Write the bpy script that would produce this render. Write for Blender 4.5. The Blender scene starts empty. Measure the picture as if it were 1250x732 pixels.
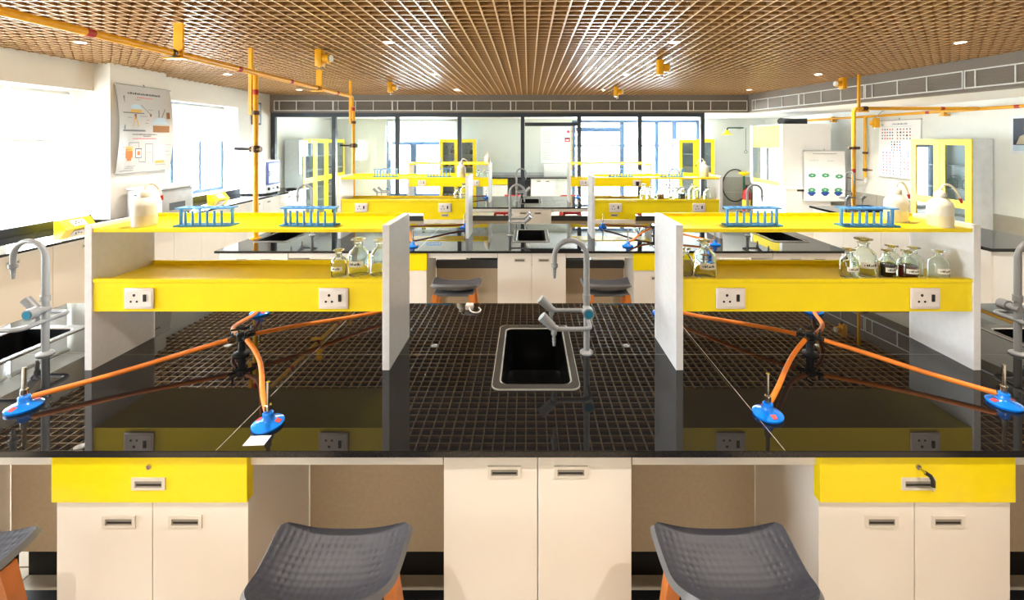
import bpy, bmesh, math, random
from mathutils import Vector
random.seed(4)
S = bpy.context.scene
C = S.collection
PI = math.pi

# ------------------------------------------------------------------ camera, world, exposure
cd = bpy.data.cameras.new('camera')
cam = bpy.data.objects.new('camera', cd); C.objects.link(cam)
cam.location = (-.029, 0, 1.806); cam.rotation_euler = (PI / 2, 0, 0)
cd.sensor_width = 36; cd.lens = 520 / 1250 * 36
cd.shift_x = -.016; cd.shift_y = -196 / 1250
cd.clip_start = .02; cd.clip_end = 200
S.camera = cam

WORLD_STRENGTH = 24.0
w = bpy.data.worlds.new('sky'); S.world = w; w.use_nodes = True
bg = w.node_tree.nodes['Background']
bg.inputs[0].default_value = (.90, .96, 1.0, 1); bg.inputs[1].default_value = WORLD_STRENGTH

vs = S.view_settings
vs.view_transform = 'Standard'; vs.look = 'None'; vs.gamma = 1; vs.use_curve_mapping = False
vs.exposure = 0.7
LAMP_W = 92
LAMP_COL = (1.0, .91, .80)

# ------------------------------------------------------------------ materials
def srgb(c):
    return tuple((x / 255 / 12.92 if x / 255 <= .04045 else ((x / 255 + .055) / 1.055) ** 2.4) for x in c)
MATS = {}
def mat(name, rgb, rough=.5, metal=0, spec=.5, var=.06, scale=9, bump=0, bscale=60, trans=0, ior=1.45, coat=0, voro=False, rvar=0):
    if name in MATS: return MATS[name]
    m = bpy.data.materials.new(name); m.use_nodes = True
    nt = m.node_tree; n = nt.nodes; b = n['Principled BSDF']
    col = srgb(rgb)
    b.inputs['Roughness'].default_value = rough; b.inputs['Metallic'].default_value = metal
    b.inputs['Specular IOR Level'].default_value = spec; b.inputs['IOR'].default_value = ior
    b.inputs['Transmission Weight'].default_value = trans; b.inputs['Coat Weight'].default_value = coat
    tc = n.new('ShaderNodeTexCoord')
    no = n.new('ShaderNodeTexNoise'); no.inputs['Scale'].default_value = scale; no.inputs['Detail'].default_value = 4
    nt.links.new(tc.outputs['Object'], no.inputs['Vector'])
    r = n.new('ShaderNodeMapRange'); r.inputs[1].default_value = .3; r.inputs[2].default_value = .7
    r.inputs[3].default_value = 1 - var; r.inputs[4].default_value = 1 + var
    nt.links.new(no.outputs[0], r.inputs[0])
    mx = n.new('ShaderNodeVectorMath'); mx.operation = 'SCALE'; mx.inputs[0].default_value = col
    nt.links.new(r.outputs[0], mx.inputs['Scale']); nt.links.new(mx.outputs[0], b.inputs['Base Color'])
    if rvar:
        rr = n.new('ShaderNodeMapRange'); rr.inputs[3].default_value = max(0, rough - rvar); rr.inputs[4].default_value = rough + rvar
        nt.links.new(no.outputs[0], rr.inputs[0]); nt.links.new(rr.outputs[0], b.inputs['Roughness'])
    if bump:
        if voro:
            t = n.new('ShaderNodeTexVoronoi'); t.feature = 'SMOOTH_F1'; t.inputs['Randomness'].default_value = .15
        else:
            t = n.new('ShaderNodeTexNoise'); t.inputs['Detail'].default_value = 3
        t.inputs['Scale'].default_value = bscale
        nt.links.new(tc.outputs['Object'], t.inputs['Vector'])
        bp = n.new('ShaderNodeBump'); bp.inputs['Strength'].default_value = bump; bp.inputs['Distance'].default_value = .004
        bp.invert = voro
        nt.links.new(t.outputs[0], bp.inputs['Height']); nt.links.new(bp.outputs[0], b.inputs['Normal'])
    MATS[name] = m
    return m
def emit(name, rgb, s):
    m = bpy.data.materials.new(name); m.use_nodes = True; b = m.node_tree.nodes['Principled BSDF']
    b.inputs['Base Color'].default_value = (*srgb(rgb), 1)
    b.inputs['Emission Color'].default_value = (*srgb(rgb), 1); b.inputs['Emission Strength'].default_value = s
    return m
def pane_mat(name, tint, refl=1.45):
    m = bpy.data.materials.new(name); m.use_nodes = True; nt = m.node_tree; n = nt.nodes; n.clear()
    o = n.new('ShaderNodeOutputMaterial'); t = n.new('ShaderNodeBsdfTransparent'); g = n.new('ShaderNodeBsdfGlossy')
    t.inputs[0].default_value = (*tint, 1); g.inputs['Roughness'].default_value = .01
    f = n.new('ShaderNodeFresnel'); mx = n.new('ShaderNodeMixShader')
    ge = n.new('ShaderNodeNewGeometry'); mr = n.new('ShaderNodeMapRange'); mr.inputs[3].default_value = refl; mr.inputs[4].default_value = 1 / refl
    nt.links.new(ge.outputs['Backfacing'], mr.inputs[0]); nt.links.new(mr.outputs[0], f.inputs[0])   # same reflectance on both faces of the sheet
    nt.links.new(f.outputs[0], mx.inputs[0]); nt.links.new(t.outputs[0], mx.inputs[1]); nt.links.new(g.outputs[0], mx.inputs[2])
    nt.links.new(mx.outputs[0], o.inputs[0])
    return m
def blind_mat(name, rgb):
    m = bpy.data.materials.new(name); m.use_nodes = True; nt = m.node_tree; n = nt.nodes; n.clear()
    o = n.new('ShaderNodeOutputMaterial'); d = n.new('ShaderNodeBsdfDiffuse'); t = n.new('ShaderNodeBsdfTranslucent')
    mx = n.new('ShaderNodeMixShader'); mx.inputs[0].default_value = .22
    wv = n.new('ShaderNodeTexNoise'); wv.inputs['Scale'].default_value = 400
    rp = n.new('ShaderNodeMapRange'); rp.inputs[3].default_value = .86; rp.inputs[4].default_value = .98
    vm = n.new('ShaderNodeVectorMath'); vm.operation = 'SCALE'; vm.inputs[0].default_value = srgb(rgb)
    nt.links.new(wv.outputs[0], rp.inputs[0]); nt.links.new(rp.outputs[0], vm.inputs['Scale'])
    for q in (d, t): nt.links.new(vm.outputs[0], q.inputs[0])
    nt.links.new(d.outputs[0], mx.inputs[1]); nt.links.new(t.outputs[0], mx.inputs[2]); nt.links.new(mx.outputs[0], o.inputs[0])
    return m
def granite_mat():
    m = mat('granite', (24, 23, 23), .008, spec=.55, var=.25, scale=350)
    return m
GRAN = granite_mat()
GHON = mat('granite_honed', (30, 32, 38), .4, var=.25, scale=200)
GEDGE = mat('granite_edge', (34, 31, 30), .25, var=.2, scale=200)
WALL = mat('wall_paint', (232, 228, 220), .7, var=.015, bump=.03, bscale=150)
WALLB = mat('wall_paint_cool', (228, 231, 225), .7, var=.015, bump=.03, bscale=150)
SOFF = mat('soffit_paint', (240, 240, 238), .7, var=.01)
TAN = mat('tan_slat_shaded', (158, 116, 72), .35, spec=.4, var=.05)  # slat sides, shade painted into the brown
TANB = mat('tan_slat_lit', (218, 182, 134), .30, spec=.5, var=.04)  # slat undersides, painted paler so they look lit
VOID = mat('ceiling_void', (26, 22, 18), .9)
FASC = mat('grey_fascia', (124, 113, 101), .55, var=.03)
GRLN = mat('grille_white', (222, 220, 214), .4)
GRDK = mat('grille_dark', (76, 69, 63), .6)
SLATE = mat('slate_frame', (54, 62, 72), .4, var=.03)
GLAREF = mat('glare_frame', (226, 228, 230), .4)  # frame paled towards white, daylight bloom put into its colour
BLUEF = mat('blue_grey_frame', (78, 106, 144), .4, var=.03)
LAM = mat('cream_laminate', (236, 228, 218), .32, var=.015, scale=5)
LAMB = mat('white_laminate', (240, 240, 240), .32, var=.012)
BEIGE = mat('beige_board', (196, 178, 152), .55, var=.05, scale=60)
DKBAND = mat('dark_rail', (70, 72, 76), .5)
YEL = mat('yellow_laminate', (250, 222, 8), .28, var=.02)
PANEL = mat('shelf_side', (226, 224, 224), .22, var=.03, scale=40, rvar=.04)
STEEL = mat('brushed_steel', (222, 214, 202), .35, metal=.1)
HREC = mat('handle_recess', (150, 142, 132), .5)
BLK = mat('black_plastic', (18, 18, 20), .4)
FAUC = mat('grey_epoxy', (146, 147, 148), .35, var=.03)
TEAL = mat('teal_cap', (20, 120, 150), .35)
SINKB = mat('black_sink', (12, 12, 13), .3, spec=.4)
RIML = mat('rim_line', (138, 134, 126), .3)
SINKR = mat('sink_rim', (60, 58, 56), .25)
SEATG = mat('grey_seat', (52, 52, 60), .5, bump=.9, bscale=55, voro=True)
SEATH = mat('grey_hull', (96, 96, 98), .45, var=.02)
SEATR = mat('red_seat', (206, 40, 44), .4)
WOOD = mat('orange_wood', (196, 112, 42), .42, var=.16, scale=14)
BURN = mat('blue_enamel', (20, 128, 238), .18, coat=.4)
STICK = mat('red_sticker', (222, 70, 66), .5)
CHROM = mat('chrome', (205, 200, 190), .2, metal=1)
HOSE = mat('orange_rubber', (232, 126, 36), .45, var=.12, scale=18)
HOSED = mat('brown_rubber', (132, 52, 28), .45, var=.12, scale=18)
PIPE = mat('yellow_gas_pipe', (236, 168, 20), .35, var=.05)
RED = mat('red_arrow', (178, 40, 22), .5)
BRASS = mat('dark_brass', (92, 70, 50), .4, metal=.6)
RACK = mat('blue_rack', (78, 158, 226), .3)
LIQM = mat('milky_liquid', (226, 212, 172), .4)
GLAS = mat('clear_glass', (244, 250, 246), .02, trans=1, ior=1.36, var=0)
LIQD = mat('black_liquid', (22, 12, 14), .1)
LIQR = mat('dark_red_liquid', (92, 30, 22), .1)
LIQA = mat('amber_liquid', (196, 120, 22), .1)
LIQC = None
LABL = mat('paper_label', (226, 222, 208), .6)
INK = mat('black_ink', (40, 38, 40), .7)
PAPR = mat('poster_paper', (196, 194, 192), .35, var=.02)
PAPW = mat('poster_white', (250, 250, 250), .4, var=.01)
PLATE = mat('ivory_plate', (226, 214, 206), .35)
TILE = mat('grey_dado_tile', (172, 170, 160), .35, var=.05)
FLOOR = mat('floor_tile', (196, 184, 164), .3, var=.06)
GROUT = mat('grout', (150, 140, 126), .8)
JOINT = mat('slab_joint', (176, 168, 152), .6)
OVEN = mat('oven_white', (240, 241, 246), .35)
OVENB = mat('oven_blue', (96, 116, 200), .4)
OVEND = mat('oven_door', (176, 190, 222), .35)
GREYM = mat('galvanised', (186, 188, 190), .5, var=.1)
PLASTW = mat('crumpled_plastic', (222, 224, 226), .25, bump=.9, bscale=22)
GREEN = mat('dark_green_pipe', (20, 84, 60), .4)
REDF = mat('extinguisher_red', (190, 20, 28), .25)
YLAB = mat('yellow_sticker', (236, 206, 60), .5)
PGRN = mat('print_green', (70, 160, 120), .6)
PBLU = mat('print_blue', (40, 76, 166), .6)
PPNK = mat('print_pink', (226, 60, 90), .6)
PCYN = mat('print_slate', (96, 120, 150), .6)
PORG = mat('print_orange', (224, 118, 48), .6)
PYEL = mat('print_ochre', (222, 178, 90), .6)
PBRN = mat('print_brown', (150, 104, 60), .6)
PGRY = mat('print_grey', (120, 120, 124), .6)
PLBL = mat('print_pale_blue', (186, 210, 226), .6)
CARC = mat('cupboard_grey', (224, 230, 236), .4)
YMAT = mat('yellow_matt', (250, 222, 8), .5, spec=.3)
WGLASS = pane_mat('window_glass', (.97, .985, .985), 1.4)
PGLASS = pane_mat('partition_glass', (.955, .985, .98), 1.42)
CGLASS = pane_mat('cabinet_glass', (.88, .93, .95), 1.5)
BLIND = blind_mat('roller_blind_cloth', (252, 250, 246))
PE = mat('milky_plastic', (232, 226, 208), .4, var=.01)
PE.node_tree.nodes['Principled BSDF'].inputs['Subsurface Weight'].default_value = .7
PE.node_tree.nodes['Principled BSDF'].inputs['Subsurface Radius'].default_value = (.03, .028, .022)
LAMPW = mat('lamp_reflector', (236, 234, 230), .4)
LENS = emit('lamp_lens', (255, 246, 232), 5)

# ------------------------------------------------------------------ mesh helpers
class MB:
    def __init__(s): s.v = []; s.f = []
    def add(s, vs, fs):
        k = len(s.v); s.v += [tuple(p) for p in vs]; s.f += [tuple(i + k for i in f) for f in fs]; return s
    def box(s, x0, x1, y0, y1, z0, z1):
        return s.add([(x, y, z) for z in (z0, z1) for y in (y0, y1) for x in (x0, x1)],
                     [(0, 2, 3, 1), (4, 5, 7, 6), (0, 1, 5, 4), (2, 6, 7, 3), (0, 4, 6, 2), (1, 3, 7, 5)])
    def rbox(s, x0, x1, y0, y1, z0, z1, b):
        bm = bmesh.new(); bmesh.ops.create_cube(bm, size=1)
        for q in bm.verts:
            q.co = Vector(((x0 + x1) / 2 + q.co.x * (x1 - x0), (y0 + y1) / 2 + q.co.y * (y1 - y0), (z0 + z1) / 2 + q.co.z * (z1 - z0)))
        bmesh.ops.bevel(bm, geom=bm.edges[:], offset=b, segments=2, affect='EDGES', profile=.5)
        bm.verts.index_update()
        s.add([q.co[:] for q in bm.verts], [[q.index for q in f.verts] for f in bm.faces]); bm.free(); return s
    def prism(s, poly, axis, a, b):
        n = len(poly)
        def P(p, t): return {'x': (t, p[0], p[1]), 'y': (p[0], t, p[1]), 'z': (p[0], p[1], t)}[axis]
        return s.add([P(p, a) for p in poly] + [P(p, b) for p in poly],
                     [tuple(range(n)), tuple(range(2 * n - 1, n - 1, -1))] + [(i, (i + 1) % n, (i + 1) % n + n, i + n) for i in range(n)])
    def lathe(s, prof, n=20, c=(0, 0, 0), cap=True):
        vs = []; fs = []
        for r, z in prof:
            for i in range(n):
                a = 2 * PI * i / n; vs.append((c[0] + r * math.cos(a), c[1] + r * math.sin(a), c[2] + z))
        for k in range(len(prof) - 1):
            for i in range(n):
                j = (i + 1) % n; fs.append((k * n + i, k * n + j, k * n + n + j, k * n + n + i))
        if cap:
            fs.append(tuple(range(n - 1, -1, -1))); m = (len(prof) - 1) * n; fs.append(tuple(range(m, m + n)))
        return s.add(vs, fs)
    def tube(s, pts, r, n=10, closed=False):
        P = [Vector(p) for p in pts]; L = len(P); R = r if isinstance(r, (list, tuple)) else [r] * L
        up = None; rings = []
        for i in range(L):
            if closed: t = (P[(i + 1) % L] - P[i - 1]).normalized()
            else: t = (P[min(i + 1, L - 1)] - P[max(i - 1, 0)]).normalized()
            if up is None:
                h = Vector((0, 0, 1)) if abs(t.z) < .9 else Vector((1, 0, 0)); up = h.cross(t).normalized()
            up = (up - t * up.dot(t)).normalized(); sd = t.cross(up)
            rings.append([P[i] + (up * math.cos(2 * PI * k / n) + sd * math.sin(2 * PI * k / n)) * R[i] for k in range(n)])
        vs = [p for q in rings for p in q]; fs = []
        for i in range(L if closed else L - 1):
            a = i * n; b = ((i + 1) % L) * n
            for k in range(n): fs.append((a + k, a + (k + 1) % n, b + (k + 1) % n, b + k))
        if not closed: fs += [tuple(range(n - 1, -1, -1)), tuple(range((L - 1) * n, L * n))]
        return s.add(vs, fs)
    def cyl(s, a, b, r, r2=None, n=14): return s.tube([a, b], [r, r if r2 is None else r2], n)
    def mesh(s, name, smooth=None):
        me = bpy.data.meshes.new(name); me.from_pydata(s.v, [], s.f)
        bm = bmesh.new(); bm.from_mesh(me); bmesh.ops.recalc_face_normals(bm, faces=bm.faces[:]); bm.to_mesh(me); bm.free()
        if smooth:
            me.polygons.foreach_set('use_smooth', [True] * len(me.polygons)); me.set_sharp_from_angle(angle=math.radians(smooth))
        me.update(); return me
    def build(s, name, m, parent=None, smooth=None, label=None):
        o = bpy.data.objects.new(name, s.mesh(name, smooth)); o.data.materials.append(m); C.objects.link(o)
        if parent: o.parent = parent
        if label: o['label'] = label
        return o
def box(name, m, parent, x0, x1, y0, y1, z0, z1, b=0):
    q = MB()
    if b: q.rbox(x0, x1, y0, y1, z0, z1, b)
    else: q.box(x0, x1, y0, y1, z0, z1)
    return q.build(name, m, parent, 40 if b else None)
def fillet(pts, r, n=6):
    P = [Vector(p) for p in pts]; out = [P[0]]
    for i in range(1, len(P) - 1):
        a = (P[i - 1] - P[i]); b = (P[i + 1] - P[i]); d = min(r, a.length * .49, b.length * .49)
        a0 = P[i] + a.normalized() * d; b0 = P[i] + b.normalized() * d
        for k in range(n + 1):
            t = k / n; out.append(a0 * (1 - t) ** 2 + P[i] * 2 * t * (1 - t) + b0 * t * t)
    return out + [P[-1]]
def bez(a, b, c, d, n=16):
    a, b, c, d = map(Vector, (a, b, c, d))
    return [a * (1 - t) ** 3 + b * 3 * t * (1 - t) ** 2 + c * 3 * t * t * (1 - t) + d * t ** 3 for t in [k / n for k in range(n + 1)]]
def thing(name, label, cat, loc=(0, 0, 0), rz=0, group=None):
    o = bpy.data.objects.new(name, None); C.objects.link(o); o.empty_display_size = .05
    o.location = loc; o.rotation_euler = (0, 0, rz); return tag(o, label, cat, group)
def tag(o, label=None, cat=None, group=None, kind=None):
    if label: o['label'] = label
    if cat: o['category'] = cat
    if group: o['group'] = group
    if kind: o['kind'] = kind
    return o
def struct(o): o['kind'] = 'structure'; return o
def sempty(name, loc=(0, 0, 0)):
    o = bpy.data.objects.new(name, None); C.objects.link(o); o.location = loc; o['kind'] = 'structure'; return o
def dup(root, loc, rz, label, group=None):
    def cp(o, par):
        c = o.copy(); C.objects.link(c); c.parent = par
        for ch in list(o.children): cp(ch, c)
        return c
    r = cp(root, None); r.location = loc; r.rotation_euler = (0, 0, rz); r['label'] = label
    if group: r['group'] = group
    return r
class Proto:
    """first use moves the prototype itself, later uses copy it"""
    def __init__(s, make): s.make = make; s.root = None
    def put(s, loc, rz, label, group=None):
        if s.root is None:
            s.root = s.make(); o = s.root; o.location = loc; o.rotation_euler = (0, 0, rz); o['label'] = label
            if group: o['group'] = group
            return o
        return dup(s.root, loc, rz, label, group)

# ------------------------------------------------------------------ the room
YP = 8.5          # glass partition
YB = 11.2         # rear wall of the room behind the partition
XR = 6.18         # right wall
XL = -5.15        # left wall face
XG = -5.45        # window glass line of the left wall
ZC = 2.686        # underside of the grid ceiling
ZS = 2.335        # soffit / bulkhead underside
ZT = 3.15         # slab above the grid
YN = -2.6         # wall behind the camera
def xbulk(y): return 4.35 + (8.25 - y) * .139

fl = struct(MB().box(-5.7, 6.4, YN - .2, YB + .3, -.08, -.004).build('floor', GROUT))
def tiles():
    me = MB().rbox(-.2975, .2975, -.2975, .2975, -.0035, 0, .0015).mesh('floor_tile')
    me.materials.append(FLOOR)
    # only the strips of floor the knee spaces let through, laid on the same module as the rest
    for i in range(-9, 10):
        for j in range(0, 7):
            o = bpy.data.objects.new('floor_tile', me); C.objects.link(o); o.parent = fl
            o.location = (i * .6, .9 + j * .6, 0)
tiles()
big = MB()
for (x0, x1, y0, y1) in ((-5.4, 6.1, YN, .598), (-5.4, 6.1, 4.802, YB)): big.box(x0, x1, y0, y1, -.004, -.0005)
big.build('floor_field', FLOOR, fl)

ceil = struct(MB().box(-5.7, 6.4, YN - .2, YB + .3, ZT, ZT + .1).build('ceiling', VOID))
sy = MB().box(-.006, .006, 0, 1, 0, .032).mesh('slat'); sy.materials.append(TAN); sy.materials.append(TANB); sy.polygons[0].material_index = 1  # bottom face takes the painted-light tan
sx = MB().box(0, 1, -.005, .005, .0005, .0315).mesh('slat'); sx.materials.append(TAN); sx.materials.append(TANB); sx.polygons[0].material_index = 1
x = -5.153 + .1
while x < 5.9:
    y1 = 8.43
    if x > 4.33: y1 = 8.25 - (x - 4.35) / .139
    if y1 > YN + .2:
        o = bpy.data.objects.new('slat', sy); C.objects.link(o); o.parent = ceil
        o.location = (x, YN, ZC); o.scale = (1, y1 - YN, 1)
    x += .1
y = 2.72 - 53 * .1
while y < 8.44:
    if y > YN:
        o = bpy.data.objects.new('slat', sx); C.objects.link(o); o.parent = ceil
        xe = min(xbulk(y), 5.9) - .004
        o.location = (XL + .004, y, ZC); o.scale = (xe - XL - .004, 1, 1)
    y += .1

# left wall: windows, pier, head beam
wl = MB()
W1 = (2.62, 4.97); W2 = (5.95, 7.52); W0 = (-.6, 1.75)
SILL = .93; HEAD = 2.37
wl.box(XG - .2, XL, YN, W0[0], 0, ZT)
wl.box(XG - .2, XL, W0[1], W1[0], 0, ZT)
wl.box(XG - .2, XL, W1[1], W2[0], 0, ZT)
wl.box(XG - .2, XL, W2[1], 8.75, 0, ZT)
for a, b in (W0, W1, W2):
    wl.box(XG - .2, XL, a, b, 0, SILL); wl.box(XG - .2, XL, a, b, HEAD, ZT)
wl.box(XG - .2, XL - .1, 8.75, YB + .2, 0, ZT)
wleft = struct(wl.build('wall_left', WALL))
struct(MB().box(XL, -4.91, 4.97, 5.74, .87, ZC + .02).build('wall_left_pier', WALL))
struct(MB().box(XL, XL + .05, W1[0] - .6, 4.97, HEAD, ZC + .02).build('wall_left_beam', WALL))
# rear wall
wb = MB()
A = (-3.75, -1.86); B = (1.12, 4.46)
wb.box(-5.65, A[0], YB, YB + .2, 0, ZT); wb.box(A[1], B[0], YB, YB + .2, 0, ZT); wb.box(B[1], 6.38, YB, YB + .2, 0, ZT)
wb.box(A[0], A[1], YB, YB + .2, 0, .3); wb.box(A[0], A[1], YB, YB + .2, 2.32, ZT); wb.box(B[0], B[1], YB, YB + .2, 2.3, ZT)
wb.box(B[0], B[1], YB, YB + .2, 0, .06)
wback = struct(wb.build('wall_back', WALLB))
wr = struct(MB().box(XR, XR + .2, YN, YB, 0, ZT).build('wall_right', WALLB))
struct(MB().box(-5.65, 6.38, YN - .2, YN, 0, ZT).build('wall_near', WALL))
# grey dado tiles on the rear and right walls
dt = MB().rbox(.003, .597, -.012, 0, .003, .397, .002).mesh('dado_tile'); dt.materials.append(TILE)
for j in range(2):
    for i in range(3):
        o = bpy.data.objects.new('dado_tile', dt); C.objects.link(o); o.parent = wback; o.location = (4.37 + i * .6, YB, .02 + j * .4)
    for i in range(14):
        o = bpy.data.objects.new('dado_tile', dt); C.objects.link(o); o.parent = wr; o.location = (XR, YB - .02 - i * .6, .02 + j * .4); o.rotation_euler = (0, 0, -PI / 2)
# bulkheads and soffits
bk = struct(MB().box(XL, 4.37, 8.44, 8.62, ZS, ZT).build('trim_1', FASC))
q = MB().prism([(xbulk(8.44), 8.44), (xbulk(YN), YN), (xbulk(YN) + .15, YN), (xbulk(8.44) + .15, 8.62), (xbulk(8.44), 8.62)], 'z', ZS, ZT)
br = struct(q.build('trim_2', FASC))
sf = MB().prism([(xbulk(8.62) + .15, 8.62), (xbulk(YN) + .15, YN), (XR, YN), (XR, 8.62)], 'z', ZS + .005, ZS + .05)
struct(sf.build('ceiling_soffit', SOFF))
struct(MB().box(-5.25, XR, 8.62, YB, ZS + .005, ZS + .05).build('ceiling_rear_room', SOFF))

# windows of the left wall
def window_left(nm, a, b, mull, lab):
    r = sempty(nm, (XG, 0, 0))
    f = .05
    MB().box(-.03, .03, a, a + f, SILL, HEAD).box(-.03, .03, b - f, b, SILL, HEAD).box(-.03, .03, a + f, b - f, HEAD - f, HEAD).box(-.03, .03, a + f, b - f, SILL, SILL + f).build('window_frame', lab, r)
    MB().box(-.025, .025, a + f, b - f, 1.78, 1.83).build('transom', lab, r)
    ys = [a] + mull + [b]
    for mm in mull: MB().box(-.028, .028, mm - .03, mm + .03, SILL, HEAD).build('mullion', lab, r)
    for i in range(len(ys) - 1):
        MB().box(-.004, .004, ys[i] + .02, ys[i + 1] - .02, SILL + .04, 1.79).build('pane', WGLASS, r)
        MB().box(-.004, .004, ys[i] + .02, ys[i + 1] - .02, 1.82, HEAD - .04).build('pane', WGLASS, r)
    return r
window_left('window_1', W1[0], W1[1], [3.5, 4.37], GLAREF)
window_left('window_2', W2[0], W2[1], [6.45, 7.0], BLUEF)
window_left('window_3', W0[0], W0[1], [.6], GLAREF)
def blind_left(a, b, zb, lab):
    t = thing('roller_blind', lab, 'blind', (XG + .07, 0, 0), 0, 'roller blinds at the left windows')
    MB().box(-.0015, .0015, a, b, zb, HEAD - .05).build('cloth', BLIND, t)
    MB().cyl((0, a - .01, HEAD - .035), (0, b + .01, HEAD - .035), .022, n=12).build('roller', GRLN, t, 40)
    MB().rbox(-.008, .008, a, b, zb - .022, zb, .004).build('bottom_bar', GRLN, t)
blind_left(W1[0] + .04, 4.34, 1.82, 'white roller blind half lowered, leftmost, cut by the left picture edge')
blind_left(4.40, W1[1] - .03, 1.80, 'white roller blind half lowered over the window before the poster pier')
blind_left(W2[0] + .05, W2[1] - .06, 1.80, 'white roller blind half lowered over the window beyond the poster')

# windows of the rear wall
r = sempty('window_4', (0, YB + .05, 0))
MB().box(A[0], A[0] + .1, -.04, .04, .3, 2.32).box(A[1] - .1, A[1], -.04, .04, .3, 2.32).box(A[0] + .1, A[1] - .1, -.04, .04, 2.26, 2.32).box(A[0] + .1, A[1] - .1, -.04, .04, .3, .38).build('window_frame', BLUEF, r)
MB().box(A[0], A[1], -.035, .035, 1.66, 1.76).build('transom', BLUEF, r)
MB().box(-3.14, -2.98, -.038, .038, .3, 1.70).build('mullion', BLUEF, r)
for x0, x1 in ((A[0] + .08, -3.12), (-3.0, A[1] - .08)): MB().box(x0, x1, -.004, .004, .36, 1.68).build('pane', WGLASS, r)
MB().box(A[0] + .08, A[1] - .08, -.004, .004, 1.74, 2.28).build('pane', WGLASS, r)
t = thing('roller_blind', 'white roller blind over the upper half of the rear room window', 'blind', (0, YB - .03, 0))
MB().box(A[0] + .03, A[1] - .03, -.0015, .0015, 1.74, 2.28).build('cloth', BLIND, t)
MB().cyl((A[0] + .02, 0, 2.295), (A[1] - .02, 0, 2.295), .02, n=12).build('roller', GRLN, t, 40)
r = sempty('window_5', (0, YB + .05, 0))
MB().box(B[0], B[0] + .09, -.04, .04, .06, 2.3).box(B[1] - .07, B[1], -.04, .04, .06, 2.3).box(B[0] + .09, B[1] - .07, -.04, .04, 2.24, 2.3).build('window_frame', BLUEF, r)
MB().box(B[0] + .1, 2.48, -.045, .045, 2.0, 2.12).build('door_head', BLUEF, r)
for a, b in ((2.38, 2.50), (3.31, 3.40), (3.76, 3.88)): MB().box(a, b, -.038, .038, .06, 2.3).build('mullion', BLUEF, r)
for a, b in ((B[0] + .07, 2.40), (2.48, 3.33), (3.38, 3.78), (3.86, B[1] - .05)):
    MB().box(a, b, -.004, .004, .06, 1.6).build('pane', WGLASS, r)
    MB().box(a, b, -.004, .004, 1.68, 2.26).build('pane', WGLASS, r)
MB().box(B[0], B[1], -.02, .02, 1.60, 1.68).build('transom', GREYM, r)
# daylight portals in the openings (they only steer the sampling of the sky)
def portal(loc, rot, sx_, sy_):
    l = bpy.data.lights.new('window_portal', 'AREA'); l.shape = 'RECTANGLE'; l.size = sx_; l.size_y = sy_; l.cycles.is_portal = True
    o = bpy.data.objects.new('window_portal', l); C.objects.link(o); o.location = loc; o.rotation_euler = rot
for a, b in (W0, W1, W2): portal((XG - .12, (a + b) / 2, (SILL + HEAD) / 2), (0, -PI / 2, 0), HEAD - SILL, b - a)
portal(((A[0] + A[1]) / 2, YB + .15, 1.3), (-PI / 2, 0, 0), A[1] - A[0], 2.0)
portal(((B[0] + B[1]) / 2, YB + .15, 1.2), (-PI / 2, 0, 0), B[1] - B[0], 2.3)

# glass partition
gp = thing('glass_partition', 'full-width glass partition in dark slate frame across the back', 'partition', (0, YP, 0))
PX = [-5.11, -3.90, -2.64, -1.40, -.144, .984, 2.19, 3.436]
for i, px in enumerate(PX):
    ww = .05 if i else .06
    MB().box(px - ww * .75, px + ww * .75, -.035, .035, 0, ZS).build('mullion', SLATE, gp)
MB().box(XL, 3.47, -.04, .04, ZS - .085, ZS).build('top_rail', SLATE, gp)
MB().box(XL, -.18, -.03, .03, 0, .1).build('bottom_rail', SLATE, gp)
MB().box(1.02, 3.47, -.03, .03, 0, .1).build('bottom_rail', SLATE, gp)
MB().box(-.1, .95, -.03, .03, 2.07, 2.14).build('transom', SLATE, gp)
for i in range(7):
    if i == 4:
        MB().box(-.11, .95, -.005, .005, 2.14, 2.26).build('pane', PGLASS, gp)
        MB().box(-.10, .94, -.005, .005, .02, 2.065).build('door_pane', PGLASS, gp)
    else: MB().box(PX[i] + .03, PX[i + 1] - .03, -.005, .005, .1, 2.26).build('pane', PGLASS, gp)

# linear air grilles in the bulkheads
def make_grille(L=1.22, hz=.205):
    t = thing('air_grille', '', 'air grille')
    MB().box(0, L, 0, .012, 0, hz).build('backing', GRDK, t)
    MB().box(0, L, -.012, 0, 0, .014).box(0, L, -.012, 0, hz - .014, hz).box(0, .012, -.012, 0, .014, hz - .014).box(L - .012, L, -.012, 0, .014, hz - .014).build('frame', GRLN, t)
    lv = MB()
    for k in range(9):
        z = .024 + k * .0195
        lv.add([(.012, -.002, z), (L - .012, -.002, z), (L - .012, -.010, z + .010), (.012, -.010, z + .010)], [(0, 1, 2, 3)])
    tag(lv.build('louvres', FASC, t), kind='stuff')
    for fx in (.09, .38, .68): MB().box(L * fx - .006, L * fx + .006, -.013, 0, .014, hz - .014).build('divider', GRLN, t)
    return t
GR = Proto(make_grille)
for i in range(8):
    GR.put((-5.06 + i * 1.17, 8.428, 2.368), 0, ['first', 'second', 'third', 'fourth', 'fifth', 'sixth', 'seventh', 'eighth'][i] + ' air grille from the left along the rear grey bulkhead', 'rear bulkhead air grilles').scale = (.958, 1, 1)
ang = math.atan2(-1, .139)
ux, uy = math.cos(ang), math.sin(ang)
for i in range(6):
    d = .06 + i * 1.2
    GR.put((4.35 + ux * d - .012, 8.38 + uy * d, 2.368), ang, ['farthest', 'second farthest', 'third farthest', 'fourth farthest', 'fifth farthest', 'nearest'][i] + ' air grille along the slanting right grey bulkhead', 'right bulkhead air grilles').scale = (.975, 1, 1)

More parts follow.
